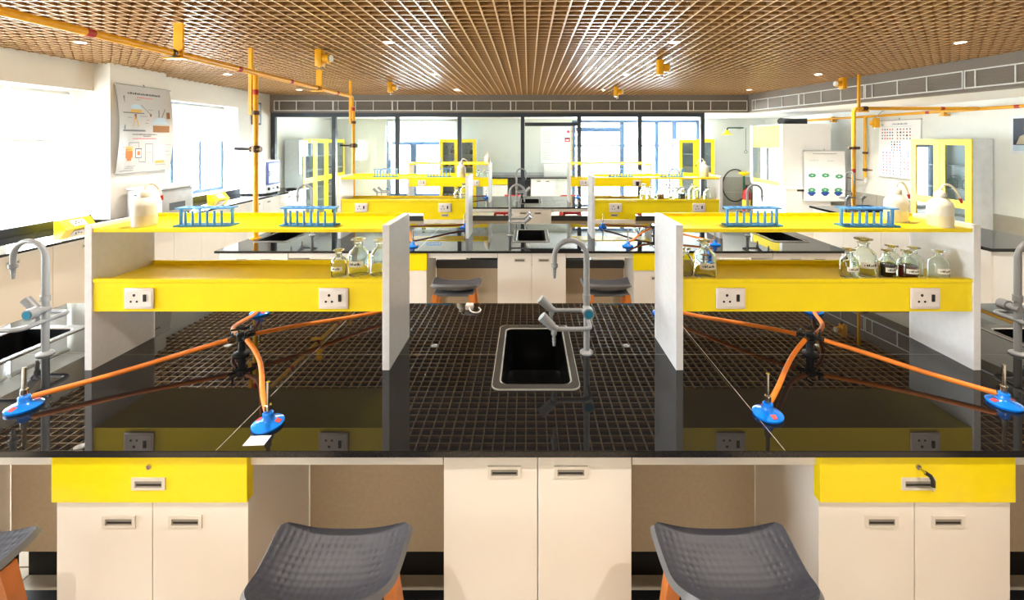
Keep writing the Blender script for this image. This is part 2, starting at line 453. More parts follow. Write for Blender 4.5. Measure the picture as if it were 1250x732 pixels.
# downlights in the grid
def make_lamp(pw=LAMP_W):
    t = thing('downlight', '', 'downlight')
    MB().lathe([(.0435, .03), (.0435, -.003), (.041, -.003), (.019, .046)], 24, cap=False).build('reflector', LAMPW, t, 40)
    MB().lathe([(.019, .046), (.0, .046)], 20, cap=False).build('lens', LENS, t)
    l = bpy.data.lights.new('downlight_beam', 'SPOT'); l.energy = pw; l.color = LAMP_COL; l.spot_size = math.radians(110); l.spot_blend = .6; l.shadow_soft_size = .012
    o = bpy.data.objects.new('downlight_beam', l); C.objects.link(o); o.parent = t; o.location = (0, 0, .03)
    return t
DL = Proto(make_lamp); FILL = Proto(lambda: make_lamp(75))
cols = [(-4.103, 'by the left windows'), (-1.303, 'left of centre'), (1.297, 'right of centre'), (3.897, 'beside the right bulkhead')]
rows = [(-1.33, None, 'rearmost'), (.37, None, 'middle'), (2.07, None, 'foremost'), (3.87, 'nearest', ''), (5.77, 'middle', ''), (7.57, 'farthest', '')]
for cx, cn in cols:
    for ry, rn, rw in rows:
        lab = f'{rn} lit round downlight in the grid ceiling {cn}' if rn else f'ceiling downlight {cn}, {rw} row, above or behind viewer'
        DL.put((cx, ry, ZC), 0, lab, 'ceiling downlights' if rn else 'ceiling downlights behind the picture edge')
# fill lamps added in the soffits to brighten the rear room and right aisle
for cx, cy, nm in ((-3.6, 10, 'left'), (0, 9.7, 'middle'), (3.2, 9.7, 'right')):
    FILL.put((cx, cy, ZS - .043), 0, f'added fill downlight in the white rear room soffit, {nm}', 'added rear room fill lamps')
for i, cy in enumerate((4.2, 7.0)):
    FILL.put((5.5, cy, ZS - .043), 0, f'{("nearer", "farther")[i]} added fill downlight in the white soffit by the right wall', 'added right soffit fill lamps')

# ------------------------------------------------------------------ lab benches
BY = [1.897, 4.237, 6.577]
BN = ['nearest', 'middle', 'farthest']
HB = .589; ZW = .85; XB = 2.72
def worktop(k):
    fs = .175 if k == 0 else .16
    t = thing('worktop', f'black polished granite worktop of the {BN[k]} lab bench', 'worktop', (0, BY[k], 0))
    holes = [(-.158, .158, -.262, .272), (-2.61, -2.29, -.262, .272), (2.27, 2.59, -.262, .272)]
    xs = [-XB, -.99, .76, XB]; ys = [-HB, 0, HB]; g = .0014
    for i in range(3):
        for j in range(2):
            X0, X1, Y0, Y1 = xs[i] + (g if i else 0), xs[i + 1] - (g if i < 2 else 0), ys[j] + (g if j else 0), ys[j + 1] - (0 if j else g)
            bx = sorted({X0, X1} | {min(max(h[e], X0), X1) for h in holes for e in (0, 1)})
            by = sorted({Y0, Y1} | {min(max(h[e], Y0), Y1) for h in holes for e in (2, 3)})
            m = MB()
            vid = {}
            def V(a, b, z):
                kk = (a, b, z)
                if kk not in vid: vid[kk] = len(m.v); m.v.append((bx[a], by[b], z))
                return vid[kk]
            solid = {}
            for a in range(len(bx) - 1):
                for b in range(len(by) - 1):
                    cx, cy = (bx[a] + bx[a + 1]) / 2, (by[b] + by[b + 1]) / 2
                    solid[a, b] = not any(h[0] < cx < h[1] and h[2] < cy < h[3] for h in holes)
            z0, z1 = ZW - .02, ZW
            for (a, b), s_ in solid.items():
                if not s_: continue
                m.f.append((V(a, b, z1), V(a + 1, b, z1), V(a + 1, b + 1, z1), V(a, b + 1, z1)))
                m.f.append((V(a, b, z0), V(a, b + 1, z0), V(a + 1, b + 1, z0), V(a + 1, b, z0)))
                for (da, db, e) in ((-1, 0, ((a, b), (a, b + 1))), (1, 0, ((a + 1, b), (a + 1, b + 1))), (0, -1, ((a, b), (a + 1, b))), (0, 1, ((a, b + 1), (a + 1, b + 1)))):
                    if not solid.get((a + da, b + db), False):
                        m.f.append((V(*e[0], z0), V(*e[1], z0), V(*e[1], z1), V(*e[0], z1)))
            m.build('granite_slab', GRAN, t)
    jm = MB()
    for xj in xs[1:3]: jm.box(xj - g, xj + g, -HB + .004, HB - .004, ZW - .018, ZW - .0004)
    for a, b in ((-2.28, -.165), (.165, 2.26)): jm.box(a, b, -g * .7, g * .7, ZW - .018, ZW - .0004)
    jm.build('joint_filler', JOINT, t)
    e = MB()
    e.box(-XB, XB, -HB - .0015, -HB + .0005, ZW - .0195, ZW - .002); e.build('front_edge', GEDGE, t)
    return t
def handle(door, cx, zc, yf, wd=.104, ht=.038):
    h = MB(); a, b = cx - wd / 2, cx + wd / 2; z0, z1 = zc - ht / 2, zc + ht / 2; e = .010
    h.box(a, b, yf - .0035, yf - .0002, z0, z0 + e * .7).box(a, b, yf - .0035, yf - .0002, z1 - e, z1).box(a, a + e, yf - .0035, yf - .0002, z0 + e * .7, z1 - e).box(b - e, b, yf - .0035, yf - .0002, z0 + e * .7, z1 - e)
    h.build('handle', STEEL, door)
    MB().box(a + e, b - e, yf - .0008, yf - .0003, z0 + e * .7, z1 - e).build('handle_recess', HREC, door)
    MB().box(a + e + .004, b - e - .004, yf - .0022, yf - .0008, z0 + .013, z0 + .018).build('handle_grip', BLK, door)
def make_cab(kind, key=False, wd=.6, dp=.375, ml=LAM):
    t = thing('base_cabinet', '', 'cabinet')
    hw = wd / 2; top = ZW - .0215
    for a, b in ((-hw + .002, -hw + .02), (hw - .02, hw - .002)): MB().box(a, b, .019, dp, .08, top).build('side_panel', ml, t)
    MB().box(-hw + .02, hw - .02, dp - .015, dp, .08, .60).build('back_panel', ml, t)
    MB().box(-hw + .02, hw - .02, .019, dp - .015, .08, .10).build('bottom_board', ml, t)
    MB().box(-hw + .02, hw - .02, .05, dp - .02, 0, .08).build('plinth', BLK, t)
    dz = top - .001
    if kind == 'drawer':
        d = MB().rbox(-hw - .004, hw + .004, -.012, .0185, .678, top, .0015).build('drawer', YEL, t)
        handle(d, 0, .738, -.012)
        MB().cyl((0, -.0155, .790), (0, -.012, .790), .008, n=12).build('lock', CHROM, d, 40)
        MB().box(-.0012, .0012, -.016, -.0155, .785, .795).build('key_slot', BLK, d)
        dz = .673
        if key:
            MB().box(-.002, .002, -.04, -.016, .787, .793).build('key', CHROM, d)
            MB().tube([(0, -.036, .79), (.012, -.04, .783), (.03, -.03, .76), (.034, -.026, .74)], .006, 8).build('key_fob', BLK, d, 40)
            MB().tube([(.034, -.026, .742), (.037, -.022, .72)], .0025, 6).build('hanging_key', CHROM, d, 40)
    for s_ in (-1, 1):
        a, b = (-hw, -.0012) if s_ < 0 else (.0012, hw)
        d = MB().rbox(a, b, 0, .0185, .085, dz, .0015).build('door', ml, t)
        handle(d, s_ * .104, (.610 if kind == 'drawer' else .765), 0)
    return t
CABD = Proto(lambda: make_cab('drawer')); CABK = Proto(lambda: make_cab('drawer', True)); CABC = Proto(lambda: make_cab('doors', wd=.588))
def knee(k, x0, x1, lab):
    t = thing('knee_panel', lab, 'panel', ((x0 + x1) / 2, BY[k] - .19, 0)); h = (x1 - x0) / 2 - .002
    MB().box(-h, h, 0, .018, .155, .583).build('board', BEIGE, t)
    MB().box(-h, h, -.004, .022, .583, .66).build('top_rail', DKBAND, t)
    for s_ in (-1, 1): MB().box(s_ * h - .012 if s_ > 0 else -h, h if s_ > 0 else -h + .012, .001, .017, .02, .155).build('support_foot', BLK, t)
    MB().box(-h, h, .06, .075, 0, .16).build('plinth', BLK, t)
    MB().rbox(-h, h, -.367, -.343, ZW - .068, ZW - .0205, .002).build('apron_rail', LAM, t)
    MB().box(-h, h, -.055, -.02, 0, .022).build('floor_rail', BLK, t)
def sink(k, cx, lab):
    t = thing('sink', lab, 'sink', (cx, BY[k] + .005, 0))
    rim = MB(); z = ZW
    def rr(hx, hy, r, n=5):
        o = []
        for (sx_, sy_, a0) in ((1, 1, 0), (-1, 1, PI / 2), (-1, -1, PI), (1, -1, 1.5 * PI)):
            for i in range(n + 1):
                a = a0 + i / n * PI / 2; o.append((sx_ * (hx - r) + r * math.cos(a), sy_ * (hy - r) + r * math.sin(a)))
        return o
    def rings(L, m, closebot=False):
        n = len(L[0][0])
        for i, (pp, zz) in enumerate(L): m.v += [(p[0], p[1], zz) for p in pp]
        for i in range(len(L) - 1):
            for j in range(n): m.f.append((i * n + j, i * n + (j + 1) % n, i * n + n + (j + 1) % n, i * n + n + j))
        if closebot: m.f.append(tuple(range((len(L) - 1) * n, len(L) * n)))
    O = rr(.172, .282, .035); O2 = rr(.169, .279, .033); M = rr(.143, .247, .03); I = rr(.137, .241, .028)
    m = MB(); rings([(O, z + .0003), (O, z + .0045), (O2, z + .0055)], m); m.build('rim_edge', RIML, t, 30)
    m = MB(); rings([(O2, z + .0055), (M, z + .0055)], m); m.build('rim', SINKR, t, 30)
    m = MB(); rings([(M, z + .0055), (I, z + .002)], m); m.build('rim_lip', RIML, t, 30)
    m = MB(); rings([(I, z + .002), (rr(.13, .235, .03), z - .20), (rr(.10, .20, .03), z - .215)], m, True); m.build('bowl', SINKB, t, 30)
    MB().lathe([(.0, .001), (.032, .001), (.032, .006), (.022, .006), (.02, .002), (0, .002)], 16, (0, .05, z - .215), False).build('drain', STEEL, t, 40)
def make_faucet():
    t = thing('lab_faucet', '', 'faucet')
    MB().lathe([(.030, 0), (.030, .006), (.024, .010), (.013, .014)], 20).build('base_flange', FAUC, t, 40)
    pts = [(0, 0, .01), (0, 0, .43)]
    for i in range(1, 15):
        a = PI * i / 14; pts.append((-.072 + .072 * math.cos(a), 0, .43 + .072 * math.sin(a)))
    pts += [(-.144, 0, .40)]
    MB().tube(pts, [.0135] * 1 + [.0135] + [.0115] * (len(pts) - 2), 14).build('gooseneck', FAUC, t, 40)
    MB().cyl((0, 0, .235), (0, 0, .262), .0175).build('collar', FAUC, t, 40)
    MB().lathe([(.011, .40), (.016, .398), (.016, .384), (.009, .378), (.009, .371), (.0075, .367), (.009, .36), (.0065, .356), (.008, .348), (.006, .343), (.006, .334)], 14, (-.144, 0, 0)).build('nozzle', FAUC, t, 40)
    MB().cyl((0, .012, .20), (0, -.035, .20), .0165).cyl((0, -.035, .20), (0, -.07, .20), .024).build('valve', FAUC, t, 40)
    MB().cyl((0, -.07, .20), (0, -.073, .20), .018).build('valve_cap', TEAL, t, 40)
    MB().tube(fillet([(-.15, -.10, .15), (.005, -.10, .15), (.005, .10, .15), (-.15, .10, .15)], .035), .0095, 12).build('side_arms', FAUC, t, 40)
    for s_ in (-1, 1):
        y_ = s_ * .10
        v = MB().tube([(-.14, y_, .15), (-.165, y_, .165)], .014, 12).build('side_valve', FAUC, t, 40)
        MB().tube([(-.158, y_, .160), (-.205, y_, .205)], [.018, .021], 14).build('knob', FAUC, v, 40)
        MB().lathe([(.012, .15), (.012, .128), (.009, .125), (.007, .115), (.009, .108), (.0065, .104), (.008, .097), (.006, .09), (.006, .08)], 12, (-.152, y_, 0)).build('nozzle', FAUC, v, 40)
    return t
FA = Proto(make_faucet)

# reagent shelf: origin at the worktop, centre of the unit
SD0, SD1 = -.134, .165
def make_shelf():
    t = thing('reagent_shelf', '', 'shelf'); hw = .602
    for s_ in (-1, 1):
        a, b = (-hw - .029, -hw + .001) if s_ < 0 else (hw - .001, hw + .029)
        sp = MB().rbox(a, b, SD0, SD1, 0, .601, .0015).build('side_panel', PANEL, t)
        for zz in (.33, .56):
            xx = (hw - .001) if s_ > 0 else (-hw + .001)
            MB().cyl((a - .0006 if s_ > 0 else b, 0, zz), (a if s_ > 0 else b + .0006, 0, zz), .006, n=10).build('screw_cap', BLK, sp)
    h = hw - .002
    MB().rbox(-h, h, SD0 + .004, SD1 - .004, .570, .586, .0012).build('top_shelf', YEL, t)
    MB().box(-h, h, SD1 - .016, SD1 - .004, .586, .602).build('back_lip', YEL, t)
    MB().box(-h, h, SD0 + .022, SD1 - .004, .245, .356).build('tray', YEL, t)
    MB().box(-h, h, SD1 - .016, SD1 - .004, .356, .374).build('back_lip', YEL, t)
    MB().rbox(-h, h, SD0 + .006, SD0 + .021, .241, .3605, .0008).build('front_board', YEL, t)
    MB().rbox(-h, h, SD0 + .002, SD0 + .023, .362, .377, .0008).build('front_lip', YEL, t)
    for cx in (-.405, .400):
        p = MB().rbox(cx - .061, cx + .061, SD0 - .004, SD0 + .0035, .255, .341, .003).build('socket', PLATE, t, 40)
        MB().box(cx - .053, cx + .053, SD0 - .0048, SD0 - .0038, .266, .330).build('cover', mat('socket_cover', (232, 222, 214), .3), p)
        for (dx, dz, ra) in ((-.017, .312, .0058), (-.030, .286, .0046), (-.005, .286, .0046)):
            MB().cyl((cx + dx, SD0 - .0056, dz), (cx + dx, SD0 - .0047, dz), ra, n=10).build('pin_hole', BLK, p)
        MB().rbox(cx + .022, cx + .034, SD0 - .009, SD0 - .0047, .287, .316, .001).build('switch', BLK, p)
    return t
SH = Proto(make_shelf)
ZT1 = ZW + .586; ZT2 = ZW + .356     # standing heights on the shelves
def shelf_y(k, dy): return BY[k] + dy

# gas turret
def make_turret():
    t = thing('gas_turret', '', 'gas tap')
    MB().lathe([(.032, 0), (.032, .008), (.016, .014), (.014, .06), (.022, .066), (.022, .09), (.010, .098)], 16).build('body', BLK, t, 40)
    for i, a in enumerate((35, 145, 215, 325)):
        a = math.radians(a); d = Vector((math.cos(a), math.sin(a), 0))
        n_ = MB().tube([d * .015 + Vector((0, 0, .078)), d * .045 + Vector((0, 0, .078)), d * .046 + Vector((0, 0, .078)), d * .062 + Vector((0, 0, .075))], [.009, .009, .0055, .0055], 10).build('outlet', BRASS if i == 2 else BLK, t, 40)
        MB().tube([d * .034 + Vector((0, 0, .085)), d * .034 + Vector((0, 0, .102)), d * .036 + Vector((-d.y * .03, d.x * .03, .106))], .0045, 8).build('lever', BLK, n_, 40)
    return t
TU = Proto(make_turret)
def make_burner():
    t = thing('bunsen_burner', '', 'burner')
    MB().lathe([(.046, 0), (.049, .004), (.049, .009), (.040, .014), (.020, .021), (.017, .026), (.0165, .042), (.013, .045)], 28).build('base', BURN, t, 40)
    MB().cyl((0, 0, .044), (0, 0, .145), .0062, n=12).build('tube', CHROM, t, 40)
    MB().lathe([(.009, .050), (.011, .052), (.011, .068), (.009, .070)], 12).build('collar', CHROM, t, 40)
    MB().cyl((0, .012, .034), (0, .044, .036), .0055, n=10).build('barb', CHROM, t, 40)
    for a in (-.7, 2.2):
        c_, s_ = math.cos(a), math.sin(a)
        P_ = [(.026, -.010), (.042, -.008), (.042, .008), (.026, .010)]
        MB().add([(p[0] * c_ - p[1] * s_, p[0] * s_ + p[1] * c_, .0215 - (p[0] - .020) * .33) for p in P_] + [(p[0] * c_ - p[1] * s_, p[0] * s_ + p[1] * c_, .0207 - (p[0] - .020) * .33) for p in P_],
                 [(0, 1, 2, 3), (7, 6, 5, 4), (0, 1, 5, 4), (1, 2, 6, 5), (2, 3, 7, 6), (3, 0, 4, 7)]).build('sticker', STICK, t)
    return t
BU = Proto(make_burner)
def burner(tx, ty, bx_, by_, lab, hl, sag=0, m=HOSE, side=0):
    d = Vector((tx - bx_, ty - by_, 0)); a = math.atan2(d.y, d.x) - PI / 2 + side
    BU.put((bx_, by_, ZW + .0003), a, lab, 'blue bunsen burners')
    u = Vector((-math.sin(a), math.cos(a), 0)); p1 = Vector((bx_, by_, ZW + .036)) + u * .020
    best = min(((math.cos(math.radians(q)), math.sin(math.radians(q))) for q in (35, 145, 215, 325)), key=lambda q: (q[0] * -d.x + q[1] * -d.y) * -1)
    o_ = Vector((best[0], best[1], 0)); p0 = Vector((tx, ty, ZW + .0765)) + o_ * .052
    L = (p1 - p0).length
    pts = bez(p0, p0 + o_ * L * .4 + Vector((0, 0, -sag)), p1 + u * L * .4 + Vector((0, 0, sag * .3)), p1, 22)
    h = MB().tube([p for p in pts], .0092, 10).build('gas_hose', m, None, 60)
    tag(h, hl, 'hose', 'orange gas hoses')

stools = []
def make_stool(ms, mh, ml):
    t = thing('stool', '', 'stool')
    nr, ns = 12, 72; top = MB(); W_ = .19; D_ = .142
    def out(a):
        c_, s_ = math.cos(a), math.sin(a); n_ = 14.0 if s_ > 0 else 2.7
        r_ = (abs(c_) ** n_ + abs(s_) ** n_) ** (-1 / n_)
        return c_ * r_, s_ * r_
    def hgt(u, v):
        wing = (.030 if v > 0 else .030 + .020 * min(1, -v * 1.6)) * abs(u) ** 2.6
        back = .075 * max(0, -v) ** 2.2
        fr = .022 * max(0, v) ** 2
        return .645 + wing + back + fr
    def surf(sc, dz, hole=0):
        vs = []
        for i in range(nr + 1):
            f = i / nr
            for j in range(ns):
                u, v = out(2 * PI * (j + .5) / ns); u *= f; v *= f
                vs.append((u * W_ * sc * (1 + .05 * v), v * D_ * sc, hgt(u, v) + dz))
        fs = [(i * ns + j, i * ns + (j + 1) % ns, i * ns + ns + (j + 1) % ns, i * ns + ns + j) for i in range(nr) for j in range(ns)]
        return vs, fs
    a, fa = surf(.95, 0); top.add(a, fa)
    st = top.build('seat', ms, t, 60)
    b, fb = surf(1.0, -.014); hull = MB()
    rim_t = a[nr * ns:]
    hull.add(b, fb); k0 = len(hull.v); hull.v += rim_t
    o0 = nr * ns
    for j in range(ns): hull.f.append((o0 + j, o0 + (j + 1) % ns, k0 + (j + 1) % ns, k0 + j))
    hull.build('seat_shell', mh, t, 50)
    MB().rbox(-.155, .155, -.095, .095, .612, .636, .010).build('seat_support', mh, t)
    for sx_ in (-1, 1):
        for sy_ in (-1, 1):
            p0 = Vector((sx_ * .138, sy_ * .078, .628)); p1 = Vector((sx_ * .205, sy_ * .155, 0))
            m = MB(); vs_ = []
            for p, hw in ((p0, .020), (p1, .013)):
                vs_ += [(p.x - hw, p.y - hw, p.z), (p.x + hw, p.y - hw, p.z), (p.x + hw, p.y + hw, p.z), (p.x - hw, p.y + hw, p.z)]
            m.add(vs_, [(3, 2, 1, 0), (4, 5, 6, 7), (0, 1, 5, 4), (1, 2, 6, 5), (2, 3, 7, 6), (3, 0, 4, 7)])
            m.build('leg', ml, t)
    zf = .20; f = 1 - zf / .6; ex, ey = .138 + .067 * f, .078 + .077 * f
    MB().tube(fillet([(ex, -ey, zf), (ex, ey, zf), (-ex, ey, zf), (-ex, -ey, zf), (ex, -ey, zf)], .02), .007, 8).build('foot_ring', CHROM, t, 40)
    return t
STG = Proto(lambda: make_stool(SEATG, SEATH, WOOD)); STR = Proto(lambda: make_stool(SEATR, SEATR, SEATR))

for k in range(3):
    bn = BN[k]
    worktop(k)
    yf = BY[k] - HB + .027
    CABC.put((0, yf, 0), 0, f'white two-door cabinet under the middle sink of the {bn} bench')
    CABD.put((-1.207, yf, 0), 0, f'white cabinet with yellow drawer, left side of the {bn} bench')
    if k == 0: CABK.put((1.181, yf, 0), 0, 'white cabinet with yellow drawer and hanging key, nearest bench')
    else: CABD.put((1.181, yf, 0), 0, f'white cabinet with yellow drawer, right side of the {bn} bench')
    CABC.put((-2.40, yf, 0), 0, f'white two-door end cabinet at the left of the {bn} bench')
    CABC.put((2.38, yf, 0), 0, f'white two-door end cabinet at the right of the {bn} bench')
    knee(k, -.905, -.296, f'beige knee panel left of the middle cabinet, {bn} bench')
    knee(k, .296, .879, f'beige knee panel right of the middle cabinet, {bn} bench')
    knee(k, -2.104, -1.509, f'beige knee panel at the far left of the {bn} bench')
    knee(k, 1.483, 2.084, f'beige knee panel at the far right of the {bn} bench')
    sink(k, 0, f'black inset sink in the middle of the {bn} bench')
    sink(k, -2.45, f'black inset sink at the left end of the {bn} bench')
    sink(k, 2.43, f'black inset sink at the right end of the {bn} bench')
    FA.put((.232 if k == 0 else -.212, BY[k] + (.012 if k == 0 else 0), ZW + .0005), 0 if k == 0 else PI, f'grey gooseneck lab faucet at the middle sink of the {bn} bench')
    FA.put((-2.18, BY[k], ZW + .0005), 0, f'grey gooseneck lab faucet at the left end of the {bn} bench')
    FA.put((2.15, BY[k], ZW + .0005), PI, f'grey gooseneck lab faucet at the right end of the {bn} bench')
    for sx_, nm in ((-1.235, 'left'), (1.213, 'right')):
        SH.put((sx_, BY[k], ZW + .0003), 0, f'yellow two-tier reagent shelf with white sides, {nm} side of the {bn} bench')
        tx = -1.305 if sx_ < 0 else 1.225
        TU.put((tx, BY[k], ZW + .0003), 0, f'black four-way gas tap under the {nm} shelf of the {bn} bench')
B0 = BY[0]
burner(-1.305, B0, -1.822, 1.515, 'blue bunsen burner at the far left of the nearest bench', 'orange hose to the leftmost burner of the nearest bench', .02)
burner(-1.305, B0, -.900, 1.425, 'blue bunsen burner beside a paper label, left half of the nearest bench', 'orange hose to the burner beside the paper label', .05)
burner(-1.305, B0, -.66 - .09, 2.33, 'blue bunsen burner behind the left shelf of the nearest bench, right one', 'orange hose running back right under the near left shelf', .0)
burner(-1.305, B0, -1.50, 2.33, 'blue bunsen burner behind the left shelf of the nearest bench, left one', 'orange hose running back under the near left shelf', .0)
burner(1.225, B0, .800, 1.475, 'blue bunsen burner left of the right gas tap, nearest bench', 'orange hose to the burner left of the right gas tap', .05)
burner(1.225, B0, 1.685, 1.535, 'blue bunsen burner at the far right of the nearest bench', 'orange hose to the rightmost burner of the nearest bench', .02)
burner(1.225, B0, .70, 2.33, 'blue bunsen burner behind the right shelf of the nearest bench, left one', 'orange hose running back left under the near right shelf', .0)
burner(1.225, B0, 1.55, 2.36, 'blue bunsen burner behind the right shelf of the nearest bench, right one', 'orange hose running back under the near right shelf', .0)
for k in (1, 2):
    bn = BN[k]; Y = BY[k]
    burner(-1.305, Y, -1.06, Y - .44, f'blue bunsen burner at the front of the left half, {bn} bench', f'orange hose to the front left burner of the {bn} bench', .02)
    burner(-1.305, Y, -.72, Y + .38, f'blue bunsen burner behind the left shelf of the {bn} bench', f'orange hose to the burner behind the left shelf, {bn} bench', .0, HOSED)
    burner(1.225, Y, .86, Y - .43, f'blue bunsen burner at the front of the right half, {bn} bench', f'orange hose to the front right burner of the {bn} bench', .02)
    burner(1.225, Y, .78, Y + .40, f'blue bunsen burner behind the right shelf of the {bn} bench', f'brown hose to the burner behind the right shelf, {bn} bench', .0, HOSED)
    burner(1.225, Y, 1.66, Y - .38, f'blue bunsen burner under the right end of the right shelf, {bn} bench', f'orange hose to the rightmost burner of the {bn} bench', .02)
t = tag(MB().box(-.035, .03, -.022, .022, 0, .0006).build('paper_label', PAPW), 'small white paper label lying before the burner on the nearest bench', 'paper')
t.location = (-.887, 1.352, ZW + .0004); t.rotation_euler = (0, 0, .05)
# little white cable tie-up at the rear edge of the near bench
t = thing('plug_cable', 'white plug with looped cable on the rear edge of the nearest bench', 'plug', (-.36, 2.40, ZW + .0004))
MB().rbox(-.022, .022, -.02, .02, 0, .03, .006).build('plug', PLATE, t, 40)
MB().tube(fillet([(.0, -.01, .02), (.01, -.05, .006), (.05, -.07, .005), (.07, -.03, .005), (.05, .01, .005)], .03), .004, 8).build('cable', PLATE, t, 50)

# stools
STG.put((-.560, 1.112, 0), 0, 'charcoal stool with orange wooden legs, left of the middle cabinet, nearest row', 'charcoal stools')
STG.put((.520, 1.112, 0), 0, 'charcoal stool with orange wooden legs, right of the middle cabinet, nearest row', 'charcoal stools')
STG.put((-1.625, 1.10, 0), .0, 'charcoal stool cut by the left picture edge, nearest row', 'charcoal stools')
STG.put((1.66, 1.112, 0), 0, 'charcoal stool just outside the right picture edge, nearest row', 'charcoal stools')
STG.put((-.60, 3.32, 0), 0, 'grey stool with wooden legs before the middle bench, left of the middle cabinet', 'charcoal stools')
STG.put((.585, 3.32, 0), 0, 'grey stool with wooden legs before the middle bench, right of the middle cabinet', 'charcoal stools')
STR.put((-.46, 7.35, 0), PI, 'red stool beyond the farthest bench, seen under its worktop left of centre', 'red stools').scale = (1, 1, .86)
STR.put((.72, 7.35, 0), PI, 'red stool beyond the farthest bench, seen under its worktop right of centre', 'red stools').scale = (1, 1, .86)
STR.put((-1.55, 7.35, 0), PI, 'red stool beyond the farthest bench under the left shelf', 'red stools').scale = (1, 1, .86)
STR.put((1.75, 7.35, 0), PI, 'red stool beyond the farthest bench under the right shelf', 'red stools').scale = (1, 1, .86)
STR.put((-.36, 9.25, 0), 0, 'red stool in the rear room, left of the white cabinet', 'red stools')
STR.put((.85, 9.25, 0), 0, 'red stool in the rear room, right of the white cabinet', 'red stools')

# ------------------------------------------------------------------ shelf goods
def make_rack(n=6, L=.215):
    t = thing('test_tube_rack', '', 'rack')
    MB().rbox(-L / 2 - .012, L / 2 + .012, -.03, .03, 0, .006, .0015).build('base', mat('rack_base', (70, 150, 196), .4), t)
    for s_ in (-1, 1): MB().box(s_ * (L / 2) - .0035, s_ * (L / 2) + .0035, -.006, .006, .006, .074).build('end_post', RACK, t)
    top = MB(); 
    xs = [-.075 + i * .03 for i in range(n)]
    e = [-L / 2 - .006] + [q for x_ in xs for q in (x_ - .009, x_ + .009)] + [L / 2 + .006]
    top.box(e[0], e[-1], -.028, -.010, .074, .079).box(e[0], e[-1], .010, .028, .074, .079)
    for i in range(0, len(e) - 1, 2): top.box(e[i], e[i + 1], -.010, .010, .074, .079)
    top.build('top_plate', RACK, t)
    for x_ in xs: MB().tube([(x_, -.02, .006), (x_, -.02, .066)], [.0055, .0045], 8).build('drying_peg', RACK, t, 50)
    return t
RK = Proto(make_rack)
def make_wash(r=.044, h=.128):
    t = thing('wash_bottle', '', 'bottle')
    MB().lathe([(0, .0), (r * .92, 0), (r, .006), (r, h * .68), (r * .94, h * .78), (r * .62, h * .92), (r * .42, h * .97), (r * .42, h)], 24, cap=False).build('body', PE, t, 45)
    MB().lathe([(r * 1.004, .008), (r * 1.004, h * .38)], 24, cap=False).build('liquid_line', LIQM, t, 45)
    cp = MB().lathe([(r * .48, h - .002), (r * .48, h + .014), (r * .30, h + .022), (.004, h + .026)], 18).build('cap', PE, t, 45)
    sp = MB().tube(bez((0, 0, h + .02), (.005, 0, h + .065), (.055, 0, h + .065), (.078, 0, h - .018), 14), [.0045] * 12 + [.0035, .003, .0025], 8).build('spout', PE, t, 60)
    MB().tube([(.0755, 0, h - .008), (.0805, 0, h - .028)], [.0062, .0035], 8).build('spout_tip', RED, sp, 40)
    return t
WB = Proto(make_wash)
BOTP = {}
def make_bottle(h, r, liq, lab):
    t = thing('reagent_bottle', '', 'bottle'); th = .0025
    o = [(r * .95, 0), (r, .004), (r, h * .55), (r * .93, h * .63), (r * .62, h * .72), (r * .42, h * .76), (r * .40, h * .86), (r * .52, h * .875)]
    i = [(r * .40, h * .875), (r * .30, h * .86), (r * .33, h * .76), (r * .55, h * .71), (r * .86, h * .62), (r - th, h * .54), (r - th, .008), (r * .85, .005)]
    b = MB().lathe(o + i, 22).build('body', GLAS, t, 40)
    MB().lathe([(r * .29, h * .84), (r * .30, h * .90), (r * .40, h * .93), (r * .74, h * .965), (r * .74, h * .985), (r * .60, h)], 20).build('stopper', GLAS, t, 40)
    if liq:
        f = .5
        MB().lathe([(r - th - .0012, .0095), (r - th - .0012, h * f)], 22).build('liquid', liq, t, 40)
    if lab:
        m = MB(); n_ = 8; z0, z1 = h * .26, h * .42
        for q in range(n_ + 1):
            a = -PI / 2 + (q / n_ - .5) * 1.7
            for zz in (z0, z1): m.v.append(((r + .0006) * math.cos(a), (r + .0006) * math.sin(a), zz))
        m.f = [(2 * q, 2 * q + 2, 2 * q + 3, 2 * q + 1) for q in range(n_)]
        l = m.build('label', LABL, t, 60)
        m = MB()
        for q in range(7):
            a0 = -PI / 2 + (q / 7 - .5) * 1.2; a1 = a0 + .09 + .05 * (q % 2)
            zb, zt = h * .315, h * (.35 + .015 * (q % 3))
            k_ = len(m.v)
            for a in (a0, a1):
                for zz in (zb, zt): m.v.append(((r + .0011) * math.cos(a), (r + .0011) * math.sin(a), zz))
            m.f.append((k_, k_ + 2, k_ + 3, k_ + 1))
        tag(m.build('lettering', INK, l), kind='stuff')
    return t
def bottle(x_, y_, z_, h, r, liq, lab, label, group='glass reagent bottles', rz=0):
    key = (h, r, liq, lab)
    if key not in BOTP: BOTP[key] = Proto(lambda: make_bottle(h, r, liq, lab))
    BOTP[key].put((x_, y_, z_ + .0004), rz, label, group)
